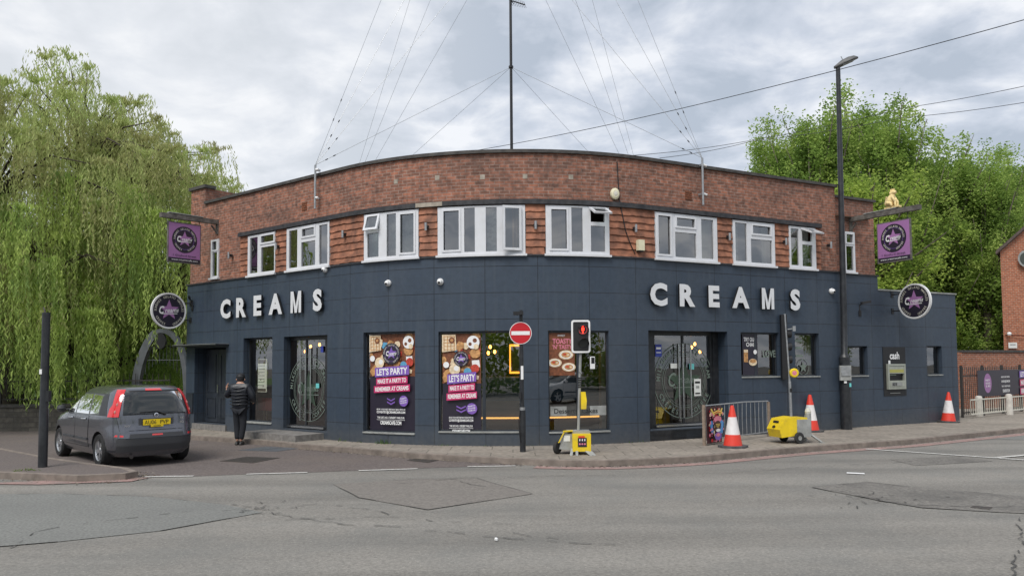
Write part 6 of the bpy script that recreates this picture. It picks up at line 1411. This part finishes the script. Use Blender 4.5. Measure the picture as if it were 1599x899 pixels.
fw = Vector((math.cos(ca_), math.sin(ca_), 0)); lf = Vector((-fw.y, fw.x, 0))
car_loc = rl + fw*1.28 - lf*.80
make_car('car_paint', 'dark grey hatchback parked on the side road, seen from behind', (car_loc.x, car_loc.y, RZ+.004), ca_)

# ------------------------------------------------------------------ person walking away in black puffer jacket
def skinmesh(name, verts, edges, radii, mt, parent, root_i=0, sub=2, origin=None):
    me = bpy.data.meshes.new(name); me.from_pydata(verts, edges, []); o = bpy.data.objects.new(name, me); C.objects.link(o)
    md = o.modifiers.new('s','SKIN'); md.use_smooth_shade = True
    for i, v in enumerate(me.skin_vertices[0].data if me.skin_vertices else []): pass
    if not me.skin_vertices:
        bpy.context.view_layer.objects.active = o
    sk = me.skin_vertices[0].data
    for i, r in enumerate(radii): sk[i].radius = (r, r) if not isinstance(r, tuple) else r; sk[i].use_root = (i == root_i)
    s2 = o.modifiers.new('u','SUBSURF'); s2.levels = sub; s2.render_levels = sub
    dg = bpy.context.evaluated_depsgraph_get(); m2 = bpy.data.meshes.new_from_object(o.evaluated_get(dg)); bpy.data.objects.remove(o)
    m2.materials.clear(); m2.materials.append(MAT[mt]); m2.polygons.foreach_set('use_smooth', [True]*len(m2.polygons))
    o = bpy.data.objects.new(name, m2); C.objects.link(o); o.parent = parent; return o
pf = G(374, 694.2, RZ+.004); root = empty('person', pf, 'person in black puffer jacket and dark cap raising the left hand', 'person')
# x right, y away from camera (facing away)
H = 1.72
Bv = [(0,0,.95),(0,0,1.12),(0,.0,1.33),(0,.0,1.46),(0,.02,1.54),(0,.03,1.63),(0,.03,1.69),   # 0-6 spine, head
      (-.10,0,.92),(-.075,.03,.50),(-.05,-.02,.12),(-.05,-.0,.075),                           # 7-10 left leg
      (.09,0,.92),(.09,-.01,.50),(.05,-.05,.12),(.05,-.03,.075),                              # 11-14 right leg
      (-.18,0,1.42),(-.30,.02,1.20),(-.38,.16,1.33),(-.385,.19,1.40),                          # 15-18 left arm raised forearm
      (.18,0,1.42),(.29,-.02,1.17),(.27,.16,1.05),(.26,.22,1.03)]                             # 19-22
Be = [(0,1),(1,2),(2,3),(3,4),(4,5),(5,6),(0,7),(7,8),(8,9),(9,10),(0,11),(11,12),(12,13),(13,14),(3,15),(15,16),(16,17),(17,18),(3,19),(19,20),(20,21),(21,22)]
Br = [.13,.12,.13,.09,.055,.088,.07,.085,.06,.035,.018,.085,.06,.035,.018,.06,.045,.032,.03,.06,.045,.032,.03]
skinmesh('body', Bv, Be, Br, 'skin', root)
Jv = [(0,0,.81),(0,0,1.0),(0,0,1.12),(0,0,1.26),(0,0,1.40),(0,.01,1.50),(-.19,0,1.41),(-.27,.0,1.30),(-.32,.02,1.19),(-.355,.09,1.25),(-.38,.15,1.32),(.19,0,1.41),(.27,-.01,1.28),(.31,-.02,1.16),(.30,.08,1.10),(.275,.15,1.06)]
Je = [(0,1),(1,2),(2,3),(3,4),(4,5),(4,6),(6,7),(7,8),(8,9),(9,10),(4,11),(11,12),(12,13),(13,14),(14,15)]
Jr = [(.195,.165),(.215,.175),(.215,.17),(.235,.18),(.21,.15),(.09,.09),.11,.10,.095,.085,.06,.11,.10,.095,.085,.06]
skinmesh('puffer_jacket', Jv, Je, Jr, 'jacket', root)
a = MB()
for z in (1.0,1.08,1.16,1.24,1.32,1.40):
    k = 24; rx, ry = (.232 if z < 1.35 else .22), .178; a.tube([(rx*math.cos(2*PI*i/k), ry*math.sin(2*PI*i/k)*.98, z+.008*math.sin(i)) for i in range(k+1)], .015, 'jacket', 6)
a.build('quilting', root, smooth=True)
Tv = [(0,0,.93),(-.075,0,.86),(-.075,.02,.66),(-.075,.03,.48),(-.05,-.01,.12),(.075,0,.86),(.075,0,.66),(.09,-.01,.48),(.05,-.04,.12)]
skinmesh('trousers', Tv, [(0,1),(1,2),(2,3),(3,4),(0,5),(5,6),(6,7),(7,8)], [(.16,.13),.115,.10,.082,.068,.115,.10,.082,.068], 'trousers', root)
for s_, y_ in ((-.055,-.03),(.055,-.06)):
    a = MB(); a.T = Matrix.Translation((s_,y_+.06,0)); a.lathe([(0,0),(.05,0),(.055,.03),(.045,.075),(.03,.09),(0,.1)], 'shoe', n=12); a.v = [(x, y_+.06+(y-(y_+.06))*2.4, z) for (x,y,z) in a.v]; a.build('shoe', root, smooth=True)
a = MB(); a.T = Matrix.Translation((0,.035,1.625)); a.lathe([(.085,-.01),(.104,.0),(.108,.05),(.095,.10),(.05,.125),(0,.13)], 'black', n=18); a.add([(-.07,.09,.02),(.07,.09,.02),(.05,.17,.01),(-.05,.17,.01)], [(0,1,2,3)], 'black'); a.build('cap', root, smooth=True)
a = MB(); a.T = Matrix.Translation((0,.02,1.575)); a.lathe([(.06,-.02),(.082,.0),(.09,.04),(.088,.07)], 'black', n=16); a.v = [(x, min(y,.02), z) for x,y,z in a.v]; a.build('hair', root, smooth=True)
for s_ in (-1, 1): a = MB(); a.tube([(s_*.086,.03,1.585),(s_*.104,.025,1.60),(s_*.10,.03,1.62)], [.014,.018,.01], 'skin', 6); a.build('ear', root, smooth=True)
# raised left hand with fingers, right hand
def hand(base, dirv, palm_n, s_):
    d = Vector(dirv).normalized(); n_ = Vector(palm_n).normalized(); x = d.cross(n_).normalized()*s_; b = Vector(base)
    V = [b, b+d*.04, b+d*.08]; E = [(0,1),(1,2)]; R_ = [(.026,.018),(.036,.018),(.038,.016)]
    for i, (off, ln) in enumerate(((-.030,.062),(-.010,.074),(.011,.070),(.031,.055))):
        k = len(V); V += [b+d*.082+x*off, b+d*(.082+ln*.5)+x*off*1.1+n_*.008, b+d*(.082+ln*.85)+x*off*1.1+n_*.03]; E += [(2,k),(k,k+1),(k+1,k+2)]; R_ += [.010,.009,.0075]
    k = len(V); V += [b+d*.03-x*.045, b+d*.06-x*.065+n_*.015, b+d*.085-x*.068+n_*.03]; E += [(1,k),(k,k+1),(k+1,k+2)]; R_ += [.012,.010,.008]
    skinmesh('hand', [tuple(p) for p in V], E, R_, 'skin', root, sub=1)
hand((-.388,.18,1.37), (-.02,.15,1), (1,.2,0), 1)
hand((.262,.18,1.045), (-.15,1,-.15), (-1,0,0), -1)

# ------------------------------------------------------------------ trees
def leafobj(name, cen, a, b, mt, parent, loc=None):
    """cen Nx3, a,b Nx3 half axes -> rhombic leaf quads"""
    N_ = len(cen); V = np.empty((N_,4,3), dtype=np.float32); V[:,0] = cen-a; V[:,1] = cen-b*.9+a*.1; V[:,2] = cen+a; V[:,3] = cen+b*.9+a*.1
    me = bpy.data.meshes.new(name); me.vertices.add(N_*4); me.vertices.foreach_set('co', V.ravel()); me.loops.add(N_*4); me.loops.foreach_set('vertex_index', np.arange(N_*4, dtype=np.int32))
    me.polygons.add(N_); me.polygons.foreach_set('loop_start', np.arange(0,N_*4,4,dtype=np.int32)); me.polygons.foreach_set('loop_total', np.full(N_,4,dtype=np.int32)); me.update(calc_edges=True)
    me.materials.append(MAT[mt]); o = bpy.data.objects.new(name, me); C.objects.link(o); o.parent = parent; return o
def runit(rg, n): v = rg.normal(size=(n,3)); return v/np.linalg.norm(v,axis=1)[:,None]
def willow(seed, loc, label, R0, HT, ncl, trunk_r, skirt, group, lean=(0,0), dens_=1.0):
    rg = np.random.default_rng(seed); rn = random.Random(seed); root = empty('willow_tree', loc, label, 'tree', group)
    tr = MB(); tr.tube([(0,0,-.2),(.05,0,.4),(0,.1,1.8),(.1,0,3.2)], [trunk_r*1.25,trunk_r,trunk_r*.9,trunk_r*.85], 'bark', 14)
    limbs = []
    for i in range(9):
        az = 2*PI*i/9+rn.uniform(-.2,.2); rr = R0*rn.uniform(.3,.62); hh = HT*rn.uniform(.55,.74)
        dx_, dy_ = math.cos(az)+lean[0], math.sin(az)+lean[1]
        pts = [Vector((0,0,2.7+rn.uniform(0,.5))), Vector((dx_*rr*.3,dy_*rr*.3,hh*.42)), Vector((dx_*rr*.7,dy_*rr*.7,hh*.75)), Vector((dx_*rr,dy_*rr,hh))]
        th = trunk_r*rn.uniform(.22,.36); tr.tube(pts, [th,th*.7,th*.45,th*.22], 'bark', 8); limbs.append(pts)
    Cs = {0: [], 1: []}; As = {0: [], 1: []}; Bs = {0: [], 1: []}
    for c_ in range(ncl):
        f = (c_+.5)/ncl; az = c_*2.39996+rn.uniform(-.3,.3); rf = rn.uniform(.10,1.0)**.62
        topz = HT*(1-.36*rf**2.2)*(1+.05*math.sin(az*3+seed)); z = topz*(1-rn.random()**1.9*.62); z = max(z, HT*.26)
        ap = Vector(((math.cos(az)+lean[0])*R0*rf, (math.sin(az)+lean[1])*R0*rf, z))
        lp = min((l[k] for l in limbs for k in (1,2,3)), key=lambda q: (q-ap).length+max(0, q.z-ap.z)*2); mid = lp.lerp(ap, .55)+Vector((0,0,.5*(ap-lp).length*.35))
        tr.tube([lp, mid, ap-Vector((0,0,.05))], [.055,.03,.010], 'bark', 5)
        if loc[0]+ap.x > -12.9 and loc[1]+ap.y < 26.2 and z < 6.5: continue
        hi = z > HT*.60+rn.gauss(0,.6); k_ = 1 if hi else 0
        ns_ = int((33 if hi else 38)*dens_*rn.uniform(.7,1.2)); cr0 = rn.uniform(.5,1.15); Lc = rn.uniform(1.6,4.2) if hi else rn.uniform(2.0,5.0)
        outd = math.atan2(ap.y, ap.x)
        for q_ in range(ns_):
            a2 = outd+rn.gauss(0,1.3); rs = cr0*rn.random()**.5; low = skirt(ap); L_ = min(Lc*rn.uniform(.45,1.1), ap.z-low)
            if L_ < .4: continue
            n_ = int((L_+rs)/.085)+2; t = np.linspace(0,1,n_)*(L_+rs)
            hx_ = rs*(1-np.exp(-t/(rs*.8+.1)))*1.05; dz_ = -np.maximum(0, t-rs*.8)+.22*rs*np.sin(np.minimum(1,t/(rs+.2))*PI); ph = rn.uniform(0,6)
            x = ap.x+math.cos(a2)*hx_+.05*np.sin(t*1.6+ph)+rg.normal(0,.03,n_); y = ap.y+math.sin(a2)*hx_+.05*np.cos(t*1.3+ph)+rg.normal(0,.03,n_); zc_ = ap.z+dz_+rg.normal(0,.02,n_)
            d = runit(rg,n_)*.6; d[:,2] -= 1; d /= np.linalg.norm(d,axis=1)[:,None]; a = d*rg.uniform(.06,.12,n_)[:,None]; b = np.cross(d, runit(rg,n_)); b /= np.linalg.norm(b,axis=1)[:,None]+1e-6; b *= .021
            keep = rg.random(n_) < (.75 if hi else .9)
            Cs[k_].append(np.stack([x,y,zc_],1)[keep]); As[k_].append(a[keep]); Bs[k_].append(b[keep])
    tr.build('trunk', root, smooth=True)
    leafobj('crown', *(np.concatenate(q[0]) for q in (Cs, As, Bs)), 'willow_leaf', root); leafobj('crown_top', *(np.concatenate(q[1]) for q in (Cs, As, Bs)), 'willow_top', root)
    return root
def sk1(p):
    if p.x < 3.2 and p.y < 3: return 3.3+.5*math.sin(p.x*7)
    return 1.3+.8*math.sin(p.x*1.3)+.6*math.sin(p.y*2.1+p.x)
willow(3, (-18.6,29.0,-.05), 'huge weeping willow at left edge with a thick dark trunk', 8.2, 12.9, 400, .62, sk1, 'weeping willows', lean=(.10,-.03))
willow(8, (-14.6,27.2,-.05), 'smaller bright green weeping willow behind the parked car', 4.3, 7.6, 120, .36, lambda p: (3.1 if p.x < -2.2 else 2.7 if abs(p.x-.3) < .8 and p.y < 0 else 1.0)+.6*math.sin(p.x*1.7)+.4*math.sin(p.y*3), 'weeping willows')
def tall_tree(seed, h, r, mt, nb=46, per=760, up=.75, leaf=.095, trunk='bark_pale', clear=.12):
    rg = np.random.default_rng(seed); rn = random.Random(seed); root = bpy.data.objects.new('tall_tree', None); C.objects.link(root)
    tr = MB(); tr.tube([(0,0,-.2),(.05,.05,h*.3),(-.05,.1,h*.6),(0,0,h*.92)], [r*.11,r*.085,r*.05,r*.01], trunk, 9)
    C_ = []
    for i in range(nb):
        f = clear+(1-clear)*(i+.5)/nb; z = h*f*.86; az = i*2.399+rn.uniform(-.3,.3); prof = (math.sin(PI*min(1,(f-clear*.6)*.92+.14))**.6)
        ln = r*prof*rn.uniform(.7,1.15); rise = ln*up*rn.uniform(.9,1.9)
        p0 = Vector((0,0,z)); p1 = p0+Vector((math.cos(az)*ln*.6, math.sin(az)*ln*.6, rise*.45)); p2 = p0+Vector((math.cos(az)*ln, math.sin(az)*ln, rise))
        if p2.z > h: p2.z = h*rn.uniform(.93,1.0)
        tr.tube([p0,p1,p2], [r*.03*(1.2-f), r*.015, .01], trunk, 5)
        n_ = int(per*(.5+prof)); nsub = 9
        for s_ in range(nsub):
            t = rn.uniform(.2,1.0); q = p0.lerp(p1, t*2) if t < .5 else p1.lerp(p2, t*2-1); q = q+Vector((rn.gauss(0,.35),rn.gauss(0,.35),rn.gauss(0,.35)))*min(1,ln/1.5)
            k = n_//nsub; sg = rn.uniform(.16,.34); pts = np.clip(rg.normal(size=(k,3)), -1.7, 1.7)*np.array([sg,sg,sg*1.35])+np.array(q); C_.append(pts)
    c = np.concatenate(C_); c = c[c[:,2] > .3]; n_ = len(c); d = runit(rg,n_)*np.array([1,1,.55]); d /= np.linalg.norm(d,axis=1)[:,None]; a = d*rg.uniform(leaf*.6,leaf,n_)[:,None]; b = np.cross(d, runit(rg,n_)); b /= np.linalg.norm(b,axis=1)[:,None]+1e-6; b *= leaf*.55
    tr.build('trunk', root, smooth=True); leafobj('crown', c, a, b, mt, root); return root
protos = [tall_tree(21, 15, 2.9, 'lime_leaf', up=1.3), tall_tree(22, 14, 3.4, 'lime_leaf', up=.9), tall_tree(23, 11, 3.6, 'back_leaf', up=.5, nb=44, per=520)]
used = [False]*3
def place(k, px, Y, ytop, rz, label, group, sx=1.0, z0=0):
    o = protos[k] if not used[k] else copy_tree(protos[k]); used[k] = True
    h = (15,14,11)[k]; top = D(px, ytop, Y); s_ = top.z/h; o.location = (top.x, Y, z0); o.scale = (s_*sx, s_*sx, s_); o.rotation_euler = (0,0,rz); tag(o, label, 'tree', group)
TG = 'tall leafy trees behind the right side'
TL = [(0,1222,44,200,.3,'leftmost of the pale green trees rising behind the brick parapet',.85),(0,1268,41,172,1.1,'upright green tree just left of the street lamp',.95),(0,1335,43,152,2.3,'tallest green tree directly behind the street lamp',1.0),(0,1385,39,172,.8,'bushy green tree above the gold statue',1.0),
      (1,1440,42,222,3.1,'bright green tree behind the right hanging sign',1.1),(0,1490,46,232,4.1,'slender green tree above the low blue wall',1.0),(0,1530,40,240,5.0,'green tree between the low wall and brick house',.95),(0,1600,50,238,1.9,'green tree behind the brick house roof',1.2),(2,1345,37,250,.9,'low green tree just behind the right roof end',1.0),(2,1262,46,262,2.9,'low dense tree half hidden by the right parapet',.75)]
for k, px, Y, yt, rz, lb_, sx in TL: place(k, px, Y, yt, rz, lb_, TG, sx)
BG = 'trees of the park behind'
for k, px, Y, yt, rz, lb_ in ((2,20,44,430,0,'distant park tree seen low through the willow, leftmost'),(2,110,48,420,2,'distant park tree seen low through the willow, above the wall'),(2,200,42,430,4,'distant park tree seen through the willow behind the arch'),(2,275,50,440,5,'distant park tree seen beside the left building corner'),(2,1400,48,330,1,'dense park tree filling the gap above the cash machine'),(2,1470,52,340,3,'dense park tree filling the gap right of round sign'),(2,1540,48,350,5,'dense park tree behind the orange garden wall'),(2,1300,52,300,2,'dense park tree behind the right roof, farthest back')):
    place(k, px, Y, yt, rz, lb_, BG, 1.8)
# undergrowth mass behind the trees
def hedge(name, x0, x1, y0, y1, h, n_, seed, label, leaf=.13):
    rg = np.random.default_rng(seed); x = rg.uniform(x0,x1,n_); y = y0+(y1-y0)*(x-x0)/(x1-x0)+rg.uniform(0,2.5,n_); z = h*(.75+.25*np.sin(x*1.1)+.12*np.sin(x*3.3))*rg.uniform(0,1,n_)**.8
    c = np.stack([x,y,z],1); d = runit(rg,n_); a = d*leaf; b = np.cross(d, runit(rg,n_)); b /= np.linalg.norm(b,axis=1)[:,None]+1e-6; b *= leaf*.55
    o = leafobj(name, c, a, b, 'back_leaf', None); tag(o, label, 'undergrowth', kind='stuff')
hedge('undergrowth', -34, -6, 36, 42, 4.5, 26000, 51, 'green undergrowth massed behind the willows')
hedge('undergrowth', 14, 44, 37, 46, 6.0, 32000, 52, 'green undergrowth massed behind the right wall and house')

# things behind the camera that the windows mirror
hedge('roadside_hedge', -45, 45, -15, -15, 4.5, 30000, 53, 'tall green hedge across the road, mirrored in the shop windows', .2)
c_ = make_car('car_white', 'white hatchback waiting across the road, mirrored in the shop window', (9.9,-3.2,RZ), math.radians(163), False)
for i, (x, y, k, s_, lb_) in enumerate(((-19,-17,1,.62,'street tree across the road, far left, mirrored in windows'),(-7,-19,2,.75,'street tree across the road, left of centre, mirrored in windows'),(9,-18,2,.7,'street tree across the road, right of centre, mirrored in windows'),(24,-15,1,.7,'street tree across the road, far right, mirrored in windows'))):
    o = copy_tree(protos[k]); o.location = (x,y,0); o.scale = (s_,)*3; o.rotation_euler = (0,0,i*1.3); tag(o, lb_, 'tree', 'street trees across the road')
for i, (x, y, k, s_, lb_) in enumerate(((41,14,1,.85,'tall roadside tree beyond the right of the view, middle, mirrored in upper windows'),(37,1,0,.8,'tall roadside tree beyond the right of the view, farthest back, mirrored in upper windows'))):
    o = copy_tree(protos[k]); o.location = (x,y,0); o.scale = (s_,)*3; o.rotation_euler = (0,0,i*2.1); tag(o, lb_, 'tree', 'street trees across the road')
